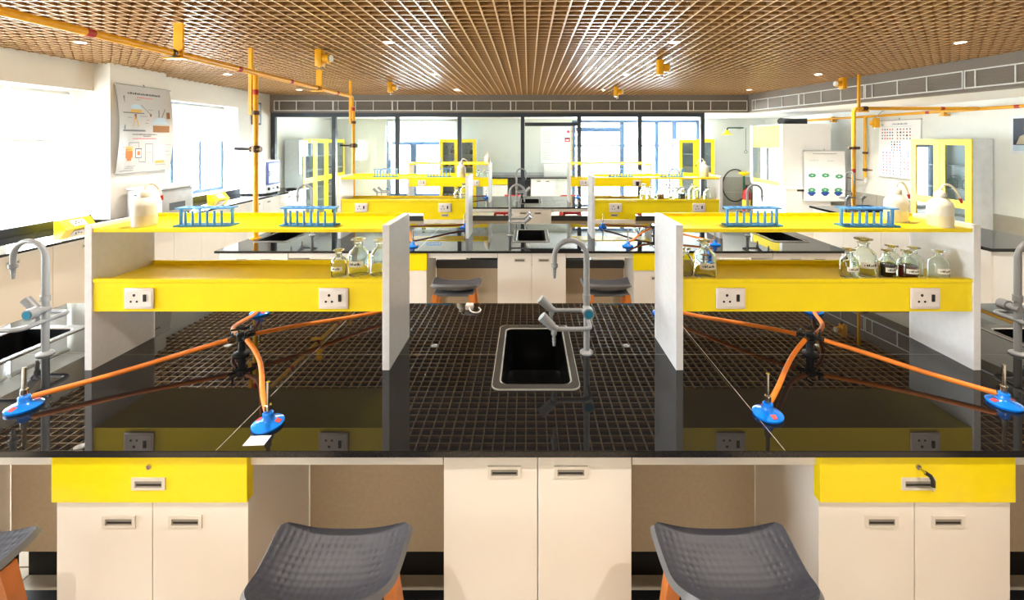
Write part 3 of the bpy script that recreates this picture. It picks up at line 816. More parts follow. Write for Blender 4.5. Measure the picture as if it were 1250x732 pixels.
# nearest bench
g = 'blue test tube racks'
RK.put((-1.412, B0 - .065, ZT1 + .0003), .04, 'blue test tube rack at the left of the near left shelf', g)
RK.put((-.968, B0 - .065, ZT1 + .0003), -.03, 'blue test tube rack at the right of the near left shelf', g)
RK.put((.932, B0 - .065, ZT1 + .0003), .02, 'blue test tube rack at the left of the near right shelf', g)
RK.put((1.418, B0 - .075, ZT1 + .0003), -.02, 'blue test tube rack at the right of the near right shelf', g)
WB.put((-1.672, B0 - .075, ZT1 + .0003), 1.45, 'milky wash bottle with upright tube on the near left shelf', 'milky wash bottles')
WB.put((1.625, B0 + .02, ZT1 + .0003), .25, 'milky wash bottle behind another on the near right shelf', 'milky wash bottles')
WB.put((1.722, B0 - .085, ZT1 + .0003), -.15, 'milky wash bottle with red tip at the near right shelf end', 'milky wash bottles')
t = tag(MB().prism([(-.03, -.02), (.03, -.02), (.03, .015), (-.015, .02)], 'z', 0, .018).build('yellow_block', YEL), 'small yellow block beside the wash bottle on the near left shelf', 'block')
t.location = (-1.735, B0 - .02, ZT1 + .0003)
bottle(-.860, B0 - .03, ZT2, .118, .032, LIQC, True, 'small clear bottle, leftmost on the lower tier of the near left shelf')
bottle(-.785, B0 + .0, ZT2, .160, .043, LIQC, True, 'tall clear bottle, middle on the lower tier of the near left shelf')
bottle(-.690, B0 + .0, ZT2, .158, .042, LIQC, False, 'tall clear bottle half hidden by the near left shelf side')
bottle(.745, B0 - .03, ZT2, .160, .046, LIQC, True, 'tall square-shouldered clear bottle at the left of the near right shelf')
bottle(.668, B0 - .01, ZT2, .120, .030, None, False, 'small clear bottle against the left side of the near right shelf')
bottle(1.365, B0 - .045, ZT2, .126, .034, LIQC, True, 'small clear bottle, leftmost of the right group on the near right shelf')
bottle(1.447, B0 - .02, ZT2, .166, .047, LIQC, True, 'tallest clear bottle of the right group on the near right shelf')
bottle(1.522, B0 - .055, ZT2, .124, .029, LIQD, True, 'bottle of black liquid on the near right shelf')
bottle(1.592, B0 + .005, ZT2, .128, .034, LIQC, True, 'clear bottle between the two dark bottles on the near right shelf')
bottle(1.600, B0 - .068, ZT2, .124, .037, LIQR, True, 'bottle of dark red liquid on the near right shelf')
bottle(1.672, B0 - .015, ZT2, .126, .034, LIQC, False, 'clear bottle just right of the dark red one on the near right shelf')
bottle(1.728, B0 - .072, ZT2, .128, .036, LIQC, True, 'clear bottle at the right end of the near right shelf')
# middle bench
B1 = BY[1]; B2 = BY[2]
RK.put((-1.435, B1 - .04, ZT1 + .0003), 0, 'blue test tube rack at the left of the middle bench left shelf', g)
RK.put((-.91, B1 - .04, ZT1 + .0003), 0, 'blue test tube rack at the right of the middle bench left shelf', g)
RK.put((.885, B1 - .04, ZT1 + .0003), 0, 'blue test tube rack at the left of the middle bench right shelf', g)
RK.put((1.385, B1 - .04, ZT1 + .0003), .2, 'blue test tube rack at the right of the middle bench right shelf', g)
WB.put((-.69, B1 - .05, ZT1 + .0003), -.1, 'milky wash bottle on the middle bench left shelf', 'milky wash bottles')
WB.put((1.70, B1 - .04, ZT1 + .0003), PI, 'milky wash bottle on the middle bench right shelf', 'milky wash bottles')
bottle(-.735, B1 - .03, ZT2, .118, .032, LIQC, True, 'small clear bottle, left of two on the middle bench left shelf')
bottle(-.672, B1 + .02, ZT2, .160, .043, LIQC, True, 'tall clear bottle, right of two on the middle bench left shelf')
mb = [(1.105, None, 'first'), (1.19, LIQC, 'second'), (1.27, LIQA, 'third, amber'), (1.35, LIQC, 'fourth'), (1.425, LIQC, 'fifth'), (1.50, LIQD, 'sixth, black'), (1.575, LIQC, 'seventh'), (1.65, LIQC, 'eighth'), (1.73, LIQC, 'ninth')]
for i, (x_, lq, nm) in enumerate(mb):
    bottle(x_, B1 - .05 + .06 * (i % 2), ZT2, .128 if i % 3 else .160, .036, lq, False, f'reagent bottle on the middle bench right shelf, {nm} from the left')
# farthest bench
RK.put((-1.48, B2 - .04, ZT1 + .0003), 0, 'blue test tube rack on the farthest bench left shelf', g)
RK.put((-1.02, B2 - .05, ZT2 + .0003), 0, 'blue test tube rack on the lower tier of the farthest left shelf', g)
RK.put((.90, B2 - .04, ZT1 + .0003), 0, 'blue test tube rack on the farthest bench right shelf', g)
WB.put((-.66, B2 - .02, ZT1 + .0003), 1.4, 'milky wash bottle on the farthest bench left shelf', 'milky wash bottles')
bottle(-1.64, B2 - .03, ZT2, .118, .032, LIQA, False, 'amber bottle on the farthest bench left shelf')
for i, x_ in enumerate((-.79, -.715, -.645)): bottle(x_, B2 - .03, ZT2, .128, .034, LIQC, False, ['left', 'middle', 'right'][i] + ' clear bottle of three on the farthest bench left shelf')
for i, x_ in enumerate((1.60, 1.68, 1.76)): bottle(x_, B2 - .03, ZT2, .128, .034, LIQC, False, ['left', 'middle', 'right'][i] + ' clear bottle of three on the farthest bench right shelf')
t = thing('power_plug', 'black plug in a socket of the farthest right shelf', 'plug', (1.613, B2 + SD0 - .0095, ZW + .285))
MB().rbox(-.022, .022, -.035, 0, -.03, .035, .006).build('plug_body', BLK, t, 40)
MB().tube(fillet([(0, -.02, -.028), (0, -.03, -.12), (.03, -.05, -.22)], .04), .004, 8).build('cord', BLK, t, 50)

# ------------------------------------------------------------------ left wall bench
t = thing('wall_worktop', 'black granite worktop along the left windows', 'worktop')
ybs = [1.2, 2.9, 4.6, 6.3, 8.42]
for i in range(4): MB().box(XL + .022, -4.38, ybs[i] + (.0014 if i else 0), ybs[i + 1] - .0014, .83, .852).build('granite_slab', GRAN, t)
# the pier stands on the line of the worktop: slabs are cut round it by the upstand
MB().box(XL + .002, XL + .02, 1.2, 4.965, .83, .93).build('upstand', GHON, t)
MB().box(XL + .002, XL + .02, 5.745, 8.42, .83, .93).build('upstand', GHON, t)
def wall_cab(y0, y1, lab):
    t = thing('base_cabinet', lab, 'cabinet', (-4.42, (y0 + y1) / 2, 0), PI / 2)
    h = (y1 - y0) / 2 - .002
    MB().box(-h, h, .02, .66, .08, .828).build('carcass', LAMB, t)
    MB().box(-h + .01, h - .01, .06, .64, 0, .08).build('plinth', BLK, t)
    for s_ in (-1, 1):
        a, b = (-h, -.0015) if s_ < 0 else (.0015, h)
        d = MB().rbox(a, b, 0, .019, .085, .824, .0015).build('door', LAM, t)
        handle(d, s_ * .14, .755, 0)
n_ = ['first', 'second', 'third', 'fourth', 'fifth', 'sixth', 'seventh', 'eighth']
for i in range(8): wall_cab(1.25 + i * .895, 1.25 + (i + 1) * .895, f'{n_[i]} white two-door cabinet from the front along the left windows')
def socket_box(y_, lab):
    t = thing('bench_socket_box', lab, 'socket box', (-4.93, y_, .8524), PI / 2)
    MB().prism([(-.06, 0), (.07, 0), (.07, .10), (.02, .10)], 'x', -.16, .16).build('housing', YEL, t)
    p = MB().add([(-.07, -.052, .025), (.07, -.052, .025), (.07, .004, .087), (-.07, .004, .087), (-.07, -.046, .021), (.07, -.046, .021), (.07, .010, .083), (-.07, .010, .083)],
                 [(0, 1, 2, 3), (7, 6, 5, 4), (0, 4, 5, 1), (1, 5, 6, 2), (2, 6, 7, 3), (3, 7, 4, 0)]).build('socket', PLATE, t)
    for dx, f in ((-.02, .65), (-.035, .4), (-.005, .4), (.03, .55)):
        c_ = Vector((dx, -.052 + .056 * f, .025 + .062 * f)); nrm = Vector((0, -.742, .671))
        MB().cyl(c_ + nrm * .0004, c_ + nrm * .003, .007, n=8).build('pin_hole', BLK, p)
socket_box(4.62, 'yellow wedge socket box by the window before the poster pier')
socket_box(6.75, 'yellow wedge socket box by the window beyond the poster')
# sterilizer wrapped in plastic
t = thing('sterilizer', 'grey metal sterilizer box partly wrapped in crumpled plastic, below the poster', 'appliance', (-4.645, 5.36, .8524))
MB().rbox(-.215, .215, -.24, .24, .015, .34, .02).build('body', GREYM, t, 40)
lid = MB().rbox(-.225, .225, -.25, .25, .342, .375, .012).build('plastic_cover', PLASTW, t, 40)
MB().box(.2155, .218, -.14, .10, .08, .17).build('control_panel', DKBAND, t)
MB().box(-.06, .10, -.2435, -.2405, .20, .24).build('name_plate', GRLN, t)
MB().tube(fillet([(-.10, -.242, .28), (-.10, -.27, .28), (-.02, -.27, .28), (-.02, -.242, .28)], .01), .006, 8).build('handle', BLK, t, 40)
for a in (-.18, .18):
    for b in (-.2, .2): MB().cyl((a, b, 0), (a, b, .016), .018, n=10).build('foot', BLK, t)
# oven
t = thing('lab_oven', 'white benchtop oven with blue-framed door by the glass partition', 'oven', (-4.755, 7.51, .8524))
MB().rbox(-.22, .22, -.21, .21, .02, .585, .008).build('body', OVEN, t, 40)
d = MB().rbox(.2205, .238, -.195, .195, .165, .565, .004).build('door', OVENB, t, 40)
MB().rbox(.2385, .243, -.155, .155, .19, .535, .002).build('door_panel', OVEND, d)
MB().tube(fillet([(.24, -.17, .33), (.27, -.17, .33), (.27, -.17, .40), (.24, -.17, .40)], .01), .006, 8).build('door_handle', CHROM, d, 40)
MB().box(.2205, .226, -.2, .2, .03, .15).build('control_panel', OVEN, t)
for y_ in (-.13, .0, .13): MB().cyl((.2265, y_, .095), (.246, y_, .095), .026 if y_ else .016, n=16).build('knob', BLK, t, 40)
for a in (-.18, .18):
    for b in (-.18, .18): MB().cyl((a, b, 0), (a, b, .021), .018, n=10).build('foot', BLK, t)
t = tag(MB().tube([(-4.55 + .10 * math.cos(a) * (1 - a / 40), 8.12 + .09 * math.sin(a), .8610 + .004 * (a / 4)) for a in [i * .35 for i in range(40)]], .006, 8).build('cable_coil', BLK, None, 60), 'black cable coiled on the worktop beside the oven', 'cable')
t = thing('wall_frame', 'small grey framed panel high on the left wall behind the gas pipe', 'frame', (XL + .001, 8.0, 2.29))
MB().box(0, .02, -.13, .13, -.21, .21).build('border', DKBAND, t); MB().box(.0205, .023, -.10, .10, -.18, .18).build('panel', GREYM, t)

# ------------------------------------------------------------------ charts (flat print on hanging sheets)
def sheet(t, wd, ht, m, curl=.02, rods=True):
    """a hanging sheet in local x (width) and z (height); front faces -y; bends gently off the wall"""
    q = MB(); nx, nz = 14, 10
    def yy(u, v): return -.012 - curl * (abs(u - .5) * 2) ** 3 * math.sin(v * PI)
    for s_ in (0, 1):
        for j in range(nz + 1):
            for i in range(nx + 1):
                u, v = i / nx, j / nz; q.v.append(((u - .5) * wd, yy(u, v) + s_ * .0012, v * ht))
    n1 = (nx + 1) * (nz + 1)
    for j in range(nz):
        for i in range(nx):
            a = j * (nx + 1) + i; f = (a, a + 1, a + nx + 2, a + nx + 1); q.f += [f, tuple(reversed([k_ + n1 for k_ in f]))]
    q.build('paper', m, t, 60)
    if rods:
        for z in (0, ht): MB().cyl((-wd / 2 - .012, -.012, z), (wd / 2 + .012, -.012, z), .009, n=10).build('rod', GREYM, t, 40)
        MB().tube([(0, -.012, ht + .008), (0, -.006, ht + .03), (0, 0, ht + .032)], .004, 6).build('hook', BLK, t)
    return yy
class Print:
    def __init__(s, t, wd, ht, yy): s.t = t; s.wd = wd; s.ht = ht; s.yy = yy; s.m = {}
    def poly(s, m, pts, lift=.0012):
        q = s.m.setdefault(m.name, (m, MB()))[1]; k_ = len(q.v)
        for u, v in pts: q.v.append(((u - .5) * s.wd, s.yy(u, v) - lift, v * s.ht))
        q.f.append(tuple(range(k_, k_ + len(pts))))
    def rect(s, m, u0, v0, u1, v1, lift=.0012): s.poly(m, [(u0, v0), (u1, v0), (u1, v1), (u0, v1)], lift)
    def disc(s, m, u, v, ru, rv, n=14, lift=.0012): s.poly(m, [(u + ru * math.cos(2 * PI * i / n), v + rv * math.sin(2 * PI * i / n)) for i in range(n)], lift)
    def words(s, m, u0, u1, v, h):
        u = u0
        while u < u1:
            ww = random.uniform(.5, 1.0) * h * .9
            s.rect(m, u, v, min(u + ww, u1), v + h * random.uniform(.65, 1)); u += ww + h * random.uniform(.25, .6)
    def line(s, m, a, b, w_):
        a = Vector(a); b = Vector(b); d = (b - a).normalized(); p = Vector((-d.y, d.x)) * w_
        s.poly(m, [tuple(a + p), tuple(b + p), tuple(b - p), tuple(a - p)])
    def done(s):
        for m, q in s.m.values(): tag(q.build('print', m, s.t), kind='stuff')
# poster on the pier
t = thing('wall_chart', 'paper chemistry apparatus chart with orange vessel hanging on the left pier', 'poster', (-4.905, 5.395, 1.40), PI / 2)
yy = sheet(t, .76, 1.06, PAPR, .05)
p = Print(t, .76, 1.06, yy)
p.words(INK, .20, .80, .905, .026); p.words(PPNK, .36, .66, .868, .013)
p.rect(PGRY, .115, .50, .145, .88); p.rect(PGRY, .09, .475, .52, .495); p.line(PGRY, (.10, .69), (.50, .69), .006)
p.disc(PLBL, .35, .745, .105, .05); p.rect(PYEL, .25, .69, .45, .735); p.line(PYEL, (.34, .67), (.30, .53), .008); p.line(PYEL, (.34, .67), (.40, .53), .008); p.rect(PBRN, .32, .62, .36, .68)
p.line(PGRY, (.44, .79), (.62, .68), .004); p.disc(PBRN, .62, .675, .02, .02); p.poly(PLBL, [(.64, .57), (.93, .57), (.86, .65), (.72, .65)]); p.rect(PBRN, .66, .47, .94, .55); p.rect(PYEL, .68, .49, .80, .53)
p.line(PGRY, (.77, .65), (.77, .74), .008); p.line(PGRY, (.82, .65), (.88, .76), .006); p.rect(PBRN, .90, .64, .955, .72)
p.words(INK, .28, .74, .435, .013); p.words(INK, .48, .62, .415, .012); p.words(PPNK, .28, .72, .385, .013)
p.disc(PORG, .22, .21, .068, .085, 6); p.rect(PORG, .155, .17, .285, .27); p.rect(PYEL, .155, .25, .285, .30)
p.rect(INK, .335, .165, .45, .275); p.rect(PAPW, .345, .175, .44, .265, .0018); p.rect(PORG, .365, .195, .42, .245, .0024)
for a, b in (((.22, .31), (.22, .345)), ((.22, .345), (.40, .345)), ((.40, .345), (.40, .28)), ((.52, .11), (.52, .33)), ((.52, .33), (.66, .33)), ((.66, .33), (.66, .10)), ((.40, .16), (.40, .12)), ((.40, .12), (.52, .11))): p.line(PGRY, a, b, .004)
p.poly(PLBL, [(.72, .12), (.87, .12), (.87, .27), (.82, .33), (.77, .33), (.72, .27)]); p.rect(PYEL, .70, .09, .87, .125)
for (u0, u1, v) in ((.08, .14, .28), (.08, .14, .20), (.16, .34, .055), (.14, .30, .035), (.54, .64, .21), (.70, .90, .055), (.88, .97, .30), (.88, .96, .22), (.90, .97, .17), (.06, .30, .008), (.33, .43, .83), (.52, .58, .56), (.54, .60, .60), (.57, .66, .72), (.42, .55, .64), (.20, .28, .62)): p.words(PGRY, u0, u1, v + .012, .010)
p.done()
# dotted chart on the right wall
t = thing('wall_chart', 'white chart of small coloured dot grids on the right wall behind the yellow cupboard', 'poster', (XR - .001, 7.12, 1.16), -PI / 2)
yy = sheet(t, .80, .97, PAPW, .012)
p = Print(t, .80, .97, yy)
p.words(PCYN, .34, .70, .92, .026); p.disc(PLBL, .09, .92, .025, .02); p.words(PLBL, .10, .80, .885, .010)
for (u0, u1, n1, v0, v1, n2) in ((.09, .34, 5, .68, .84, 4), (.46, .76, 5, .68, .84, 4), (.32, .52, 4, .48, .62, 4), (.11, .36, 4, .27, .43, 4), (.54, .80, 4, .27, .43, 4), (.11, .36, 4, .06, .22, 4), (.54, .80, 4, .06, .22, 4)):
    for i in range(n1):
        for j in range(n2):
            c_ = random.choice([PPNK, PCYN, PPNK, PBLU, PCYN]); u = u0 + (u1 - u0) * i / (n1 - 1); v = v0 + (v1 - v0) * j / (n2 - 1)
            p.disc(c_, u, v, .017, .014, 8)
p.disc(INK, .535, .786, .021, .018, 8); p.disc(INK, .685, .733, .021, .018, 8); p.disc(INK, .387, .575, .021, .018, 8)
p.done()
# molecule chart before the fume hood
t = thing('wall_chart', 'white chart of green and blue molecule models hanging before the fume hood', 'poster', (5.555, 8.05, .64))
yy = sheet(t, .77, .95, PAPW, .01)
p = Print(t, .77, .95, yy)
p.words(PGRY, .22, .80, .935, .014); p.words(PLBL, .15, .35, .80, .02); p.words(PLBL, .58, .74, .79, .02); p.words(PLBL, .30, .60, .65, .012); p.words(PLBL, .36, .70, .31, .012)
for (u, v, bl) in ((.20, .49, 0), (.53, .49, 0), (.86, .47, 0), (.19, .18, 1), (.52, .18, 1), (.84, .18, 1)):
    if bl: p.poly(PBLU, [(u - .11, v - .015), (u - .03, v - .075), (u + .03, v - .075), (u + .11, v - .015), (u + .05, v + .02), (u - .05, v + .02)])
    for i in range(7):
        a = 2 * PI * i / 7; p.disc(PGRN, u + .065 * math.cos(a), v + .022 + .026 * math.sin(a) + .02 * bl, .034, .020, 8, .0018 + .0002 * i)
    p.words(PLBL, u - .06, u + .06, v + .10, .010); p.words(PLBL, u - .06, u + .06, v - .11, .010)
p.done()
# notice in the rear room
t = thing('wall_notice', 'tall printed white notice with pink symbols on the rear wall', 'poster', (.69, YB - .001, 1.18))
yy = sheet(t, .78, .96, PAPW, .008, False)
p = Print(t, .78, .96, yy)
for i in range(22): p.words(PGRY, .06, random.uniform(.3, .9), .10 + i * .036, .010)
p.rect(PPNK, .80, .58, .98, .70); p.rect(INK, .81, .67, .96, .70, .002); p.rect(PAPW, .84, .61, .94, .65, .002); p.disc(PPNK, .92, .86, .05, .04); p.done()

# ------------------------------------------------------------------ gas pipework
def clamp(m, c, ax, r, w_=.02):
    v_ = Vector(ax) * w_ / 2; m.cyl(Vector(c) - v_, Vector(c) + v_, r, n=14)
XP = -2.68; ZP = 2.45
t = thing('gas_pipe', 'long yellow gas pipe hung below the grid ceiling on the left', 'pipe')
MB().tube(fillet([(XP, -1.5, ZP), (XP, 6.41, ZP), (XP, 6.41, 2.30)], .06), .025, 14).build('main_pipe', PIPE, t, 50)
for y_ in (3.23, 5.4, 1.2):
    h = MB().box(XP - .035, XP + .035, y_ - .008, y_ + .008, ZP - .03, ZC).box(XP - .10, XP + .05, y_ - .03, y_ + .03, ZP - .036, ZP - .028).build('hanger', PIPE, t)
    clampm = MB(); clamp(clampm, (XP, y_ - .055, ZP), (0, 1, 0), .031, .03); clampm.build('clamp', BRASS, h, 40)
for y_ in (2.57, 3.9, 4.75, 5.9):
    a = MB(); clamp(a, (XP, y_, ZP), (0, 1, 0), .0256, .05); a.build('flow_arrow', RED, t, 40)
def drop(x_, y_, zt, lab, hy=.0, chan=True, valve=True):
    t = thing('gas_drop_pipe', lab, 'pipe', (x_, y_, ZW + .0003))
    top = zt - ZW
    MB().cyl((0, 0, .006), (0, 0, top), .023, n=14).build('riser', PIPE, t, 50)
    MB().lathe([(.05, 0), (.05, .006), (.03, .012), (.024, .03)], 16).build('base_flange', PIPE, t, 40)
    if chan:
        MB().box(-.062, -.03, -.018, .018, 2.04 - ZW, ZC - ZW).build('channel', PIPE, t)
        MB().box(-.03, .0, -.01, .01, 2.06 - ZW, 2.12 - ZW).build('bracket', BRASS, t)
    u = MB(); clamp(u, (0, 0, 2.06 - ZW if chan else 1.70 - ZW), (0, 0, 1), .034, .04); u.build('union', BRASS, t, 40)
    if valve:
        v_ = MB().cyl((0, 0, .86 - .03), (0, 0, .86 + .035), .036, n=12).cyl((-.05, 0, .86), (.05, 0, .86), .026, n=12).build('valve', BRASS, t, 40)
        MB().tube([(-.05, 0, .862), (-.11, 0, .862), (-.20, 0, .866)], [.010, .013, .015], 10).build('lever', BLK, v_, 40)
    a = MB(); clamp(a, (0, 0, 2.26 - ZW if chan else 1.45 - ZW), (0, 0, 1), .0236, .05); a.build('flow_arrow', RED, t, 40)
drop(-2.66, 4.11, ZP - .026, 'yellow vertical gas pipe with black lever valve onto the middle bench')
drop(-2.66, 6.41, 2.295, 'yellow vertical gas pipe with black lever valve onto the farthest bench')
t = thing('gas_pipe', 'yellow vertical gas pipe bending right below the slanting bulkhead', 'pipe', (4.40, 5.8, ZW + .0203))
zz = 2.225 - ZW - .02
MB().tube(fillet([(0, 0, .006), (0, 0, zz), (1.69, 0, zz)], .07), .024, 14).build('main_pipe', PIPE, t, 50)
MB().lathe([(.05, 0), (.05, .006), (.03, .012), (.025, .03)], 16).build('base_flange', PIPE, t, 40)
h = MB().box(.055, .085, -.012, .012, zz - .04, ZC - ZW - .0203).build('hanger', PIPE, t)
MB().box(.04, .19, -.03, .03, zz - .05, zz - .03).build('hanger_foot', PIPE, h)
u = MB(); clamp(u, (.15, 0, zz), (1, 0, 0), .032, .06); u.build('coupling', BRASS, t, 40)
u = MB(); clamp(u, (0, 0, 1.668 - ZW), (0, 0, 1), .042, .04); clamp(u, (0, 0, 1.668 - ZW), (1, 0, 0), .02, .15); u.build('union', BRASS, t, 40)
u = MB(); clamp(u, (0, 0, 1.36 - ZW), (0, 0, 1), .0246, .05); u.build('flow_arrow', RED, t, 40)
u = MB(); clamp(u, (1.20, 0, zz), (1, 0, 0), .0246, .05); u.build('flow_arrow', RED, t, 40)
t = thing('gas_pipe', 'yellow gas pipe running along the right wall with a wall drop', 'pipe')
MB().tube([(XR - .06, 9.6, 2.22), (XR - .06, 3.5, 2.22)], .022, 12).build('main_pipe', PIPE, t, 50)
MB().cyl((XR - .06, 7.78, 2.22), (XR - .06, 7.78, 1.10), .022, n=12).build('wall_drop', PIPE, t, 50)
MB().cyl((XR - .06, 7.78, 1.10), (XR - .06, 7.78, 1.02), .03, n=12).build('end_cap', GREYM, t, 40)
u = MB(); clamp(u, (XR - .06, 7.78, 1.56), (0, 0, 1), .040, .04); u.build('union', BRASS, t, 40)
u = MB(); clamp(u, (XR - .06, 7.78, 1.25), (0, 0, 1), .036, .05); u.tube([(XR - .08, 7.77, 1.25), (XR - .08, 7.60, 1.255)], .012, 8); u.build('valve', BRASS, t, 40)
for y_ in (8.6, 6.3, 5.2):
    MB().box(XR - .10, XR - .0125, y_ - .04, y_ + .04, 2.15, 2.178).box(XR - .085, XR - .035, y_ - .02, y_ + .02, 2.178, 2.26).build('wall_bracket', PIPE, t)
for y_ in (6.55, 5.35):
    u = MB(); clamp(u, (XR - .06, y_, 2.22), (0, 1, 0), .0226, .06); u.build('flow_arrow', RED, t, 40)
tag(MB().tube(bez((XR - .05, 7.80, 1.06), (XR - .06, 8.0, 1.03), (XR - .06, 8.3, 1.10), (XR - .05, 8.6, 1.09)), .008, 8).build('gas_hose', HOSED, None, 60), 'thin brown hose from the wall gas drop towards the fume hood', 'hose')
# gas detectors
def make_det():
    t = thing('gas_detector', '', 'detector')
    MB().rbox(-.05, .015, -.045, .045, -.17, -.004, .008).build('housing', PIPE, t, 40)
    MB().cyl((.02, 0, -.09), (.075, 0, -.09), .044, n=18).build('sensor_head', PIPE, t, 40)
    MB().cyl((.0755, 0, -.09), (.098, 0, -.09), .034, n=18).build('sensor_lens', GRLN, t, 40)
    MB().cyl((0, 0, -.20), (0, 0, -.17), .016, n=12).build('sensor_tip', CHROM, t, 40)
    return t
GD = Proto(make_det)
for (x_, y_, a, lab) in ((-2.05, 4.17, 0, 'yellow gas detector on the ceiling above the long gas pipe, nearest'), (-2.12, 6.5, 0, 'yellow gas detector on the ceiling, far left of centre'),
                         (1.44, 4.70, 0, 'yellow gas detector on the ceiling right of centre, nearer one'), (1.45, 7.1, 0, 'yellow gas detector on the ceiling right of centre, farther one'),
                         (4.42, 6.05, PI, 'yellow gas detector at the foot of the right bulkhead hanger')):
    GD.put((x_, y_, ZC), a, lab, 'yellow gas detectors')
t = GD.put((XR - .17, 7.42, 2.18), PI / 2, 'yellow gas detector below the right wall gas pipe', 'yellow gas detectors')
MB().tube([(0, 0, -.004), (0, -.10, .10), (0, -.17, .14)], .008, 8).build('conduit', GREYM, t, 50)

# ------------------------------------------------------------------ cupboards with yellow glazed doors (front faces -y, origin at floor, centre of front)
def cupboard(loc, rz, wd, lab, dp=.40, ht=1.81, goods=False):
    t = thing('glazed_cupboard', lab, 'cupboard', loc, rz); h = wd / 2; e = .02
    MB().box(-h, -h + e, .022, dp, 0, ht).build('side_panel', CARC, t); MB().box(h - e, h, .022, dp, 0, ht).build('side_panel', CARC, t)
    MB().box(-h + e, h - e, dp - .012, dp, .06, ht - e).build('back_panel', CARC, t)
    MB().box(-h + e, h - e, .022, dp, ht - e, ht).build('top_board', CARC, t); MB().box(-h + e, h - e, .022, dp, 0, .06).build('bottom_board', CARC, t)
    for z in (.42, .72, 1.10, 1.42): MB().box(-h + e, h - e, .03, dp - .012, z, z + .016).build('inner_shelf', GREYM, t)
    for s_ in (-1, 1):
        a, b = (-h, -.002) if s_ < 0 else (.002, h); st = .085
        d = MB().box(a, a + st, 0, .02, .02, ht).box(b - st, b, 0, .02, .02, ht).box(a + st, b - st, 0, .02, ht - .085, ht).box(a + st, b - st, 0, .02, .86, .97).box(a + st, b - st, 0, .02, .02, .12).build('door', YEL, t)
        MB().box(a + st, b - st, .008, .012, .97, ht - .085).build('pane', CGLASS, d); MB().box(a + st, b - st, .008, .012, .12, .86).build('pane', CGLASS, d)
        xh = -.035 * 1 if s_ < 0 else .035
        MB().tube(fillet([(xh, 0, .93), (xh, -.025, .93), (xh, -.025, .86), (xh, 0, .86)], .01), .005, 8).build('handle', STEEL, d, 40)
    return t
cupboard((5.88, 6.13, 0), -PI / 2, .90, 'cupboard with two yellow glazed doors beside the right wall', .29)
cupboard((-4.79, 9.52, 0), PI / 2, 1.0, 'yellow glazed cupboard in the rear room by the left wall, nearer one')
cupboard((-4.79, 10.54, 0), PI / 2, 1.0, 'yellow glazed cupboard in the rear room by the left wall, farther one')
cupboard((-1.80, YB - .52, 0), 0, .92, 'yellow glazed cupboard of glassware before the rear room window')
cupboard((4.22, YB - .45, 0), 0, .90, 'yellow glazed cupboard at the rear wall, half hidden by the partition post')
for i, (x_, z_) in enumerate([(-2.12 + .16 * (i % 5), (.736, 1.116, 1.436)[i // 5]) for i in range(15)]):
    bottle(x_, YB - .30, z_, .20, .05, (LIQD, LIQC, LIQD)[i % 3], False, f'bottle in the rear glassware cupboard, {["lowest", "middle", "upper"][i // 5]} shelf, {n_[i % 5]} from the left', 'bottles in the rear cupboard')
for i in range(3):
    bottle(6.03, 5.88 + .2 * i, 1.116, .18, .05, LIQC, False, f'{["nearest", "middle", "farthest"][i]} bottle in the right wall cupboard', 'bottles in the right cupboard')

# ------------------------------------------------------------------ right side: wall bench, hood, shower, extinguisher
t = thing('wall_worktop', 'black-edged worktop of the side bench at the right', 'worktop')
hs = (4.12, 4.48, 5.42, 5.92)
for (a, b, c_, d_) in ((3.94, 4.76, 3.65, 4.72), (3.94, 4.76, 4.723, hs[2]), (3.94, hs[0], hs[2], hs[3]), (hs[1], 4.76, hs[2], hs[3]), (3.94, 4.76, hs[3], 6.02)):
    pass
MB().box(3.94, 4.76, 3.65, 4.72, .842, .87).build('granite_slab', GRAN, t)
MB().box(3.94, 4.76, 4.723, 6.02, .842, .87).build('granite_slab', GRAN, t)
for i, (a, b) in enumerate(((3.69, 4.84), (4.845, 5.99))):
    c_ = thing('base_cabinet', f'{["nearer", "farther"][i]} white cabinet under the right side bench', 'cabinet', (3.98, (a + b) / 2, 0), -PI / 2)
    h = (b - a) / 2
    MB().box(-h, h, .02, .74, .08, .840).build('carcass', LAMB, c_); MB().box(-h + .01, h - .01, .06, .72, 0, .08).build('plinth', BLK, c_)
    for s_ in (-1, 1):
        p0, p1 = (-h, -.0015) if s_ < 0 else (.0015, h)
        d = MB().rbox(p0, p1, 0, .019, .085, .837, .0015).build('door', LAM, c_)
FA.put((4.26, 5.75, .8705), PI * .5, 'grey lab faucet on the right side bench before the molecule chart')
t = thing('drip_tray', 'dark blue tray on the right side bench beside the faucet', 'tray', (4.52, 5.72, .8704))
MB().box(-.15, .15, -.16, .16, 0, .006).build('tray_base', mat('tray_blue', (30, 70, 120), .4), t)
MB().box(-.15, .15, -.16, -.15, .006, .03).box(-.15, .15, .15, .16, .006, .03).box(-.15, -.14, -.15, .15, .006, .03).box(.14, .15, -.15, .15, .006, .03).build('tray_wall', mat('tray_blue', (30, 70, 120), .4), t)
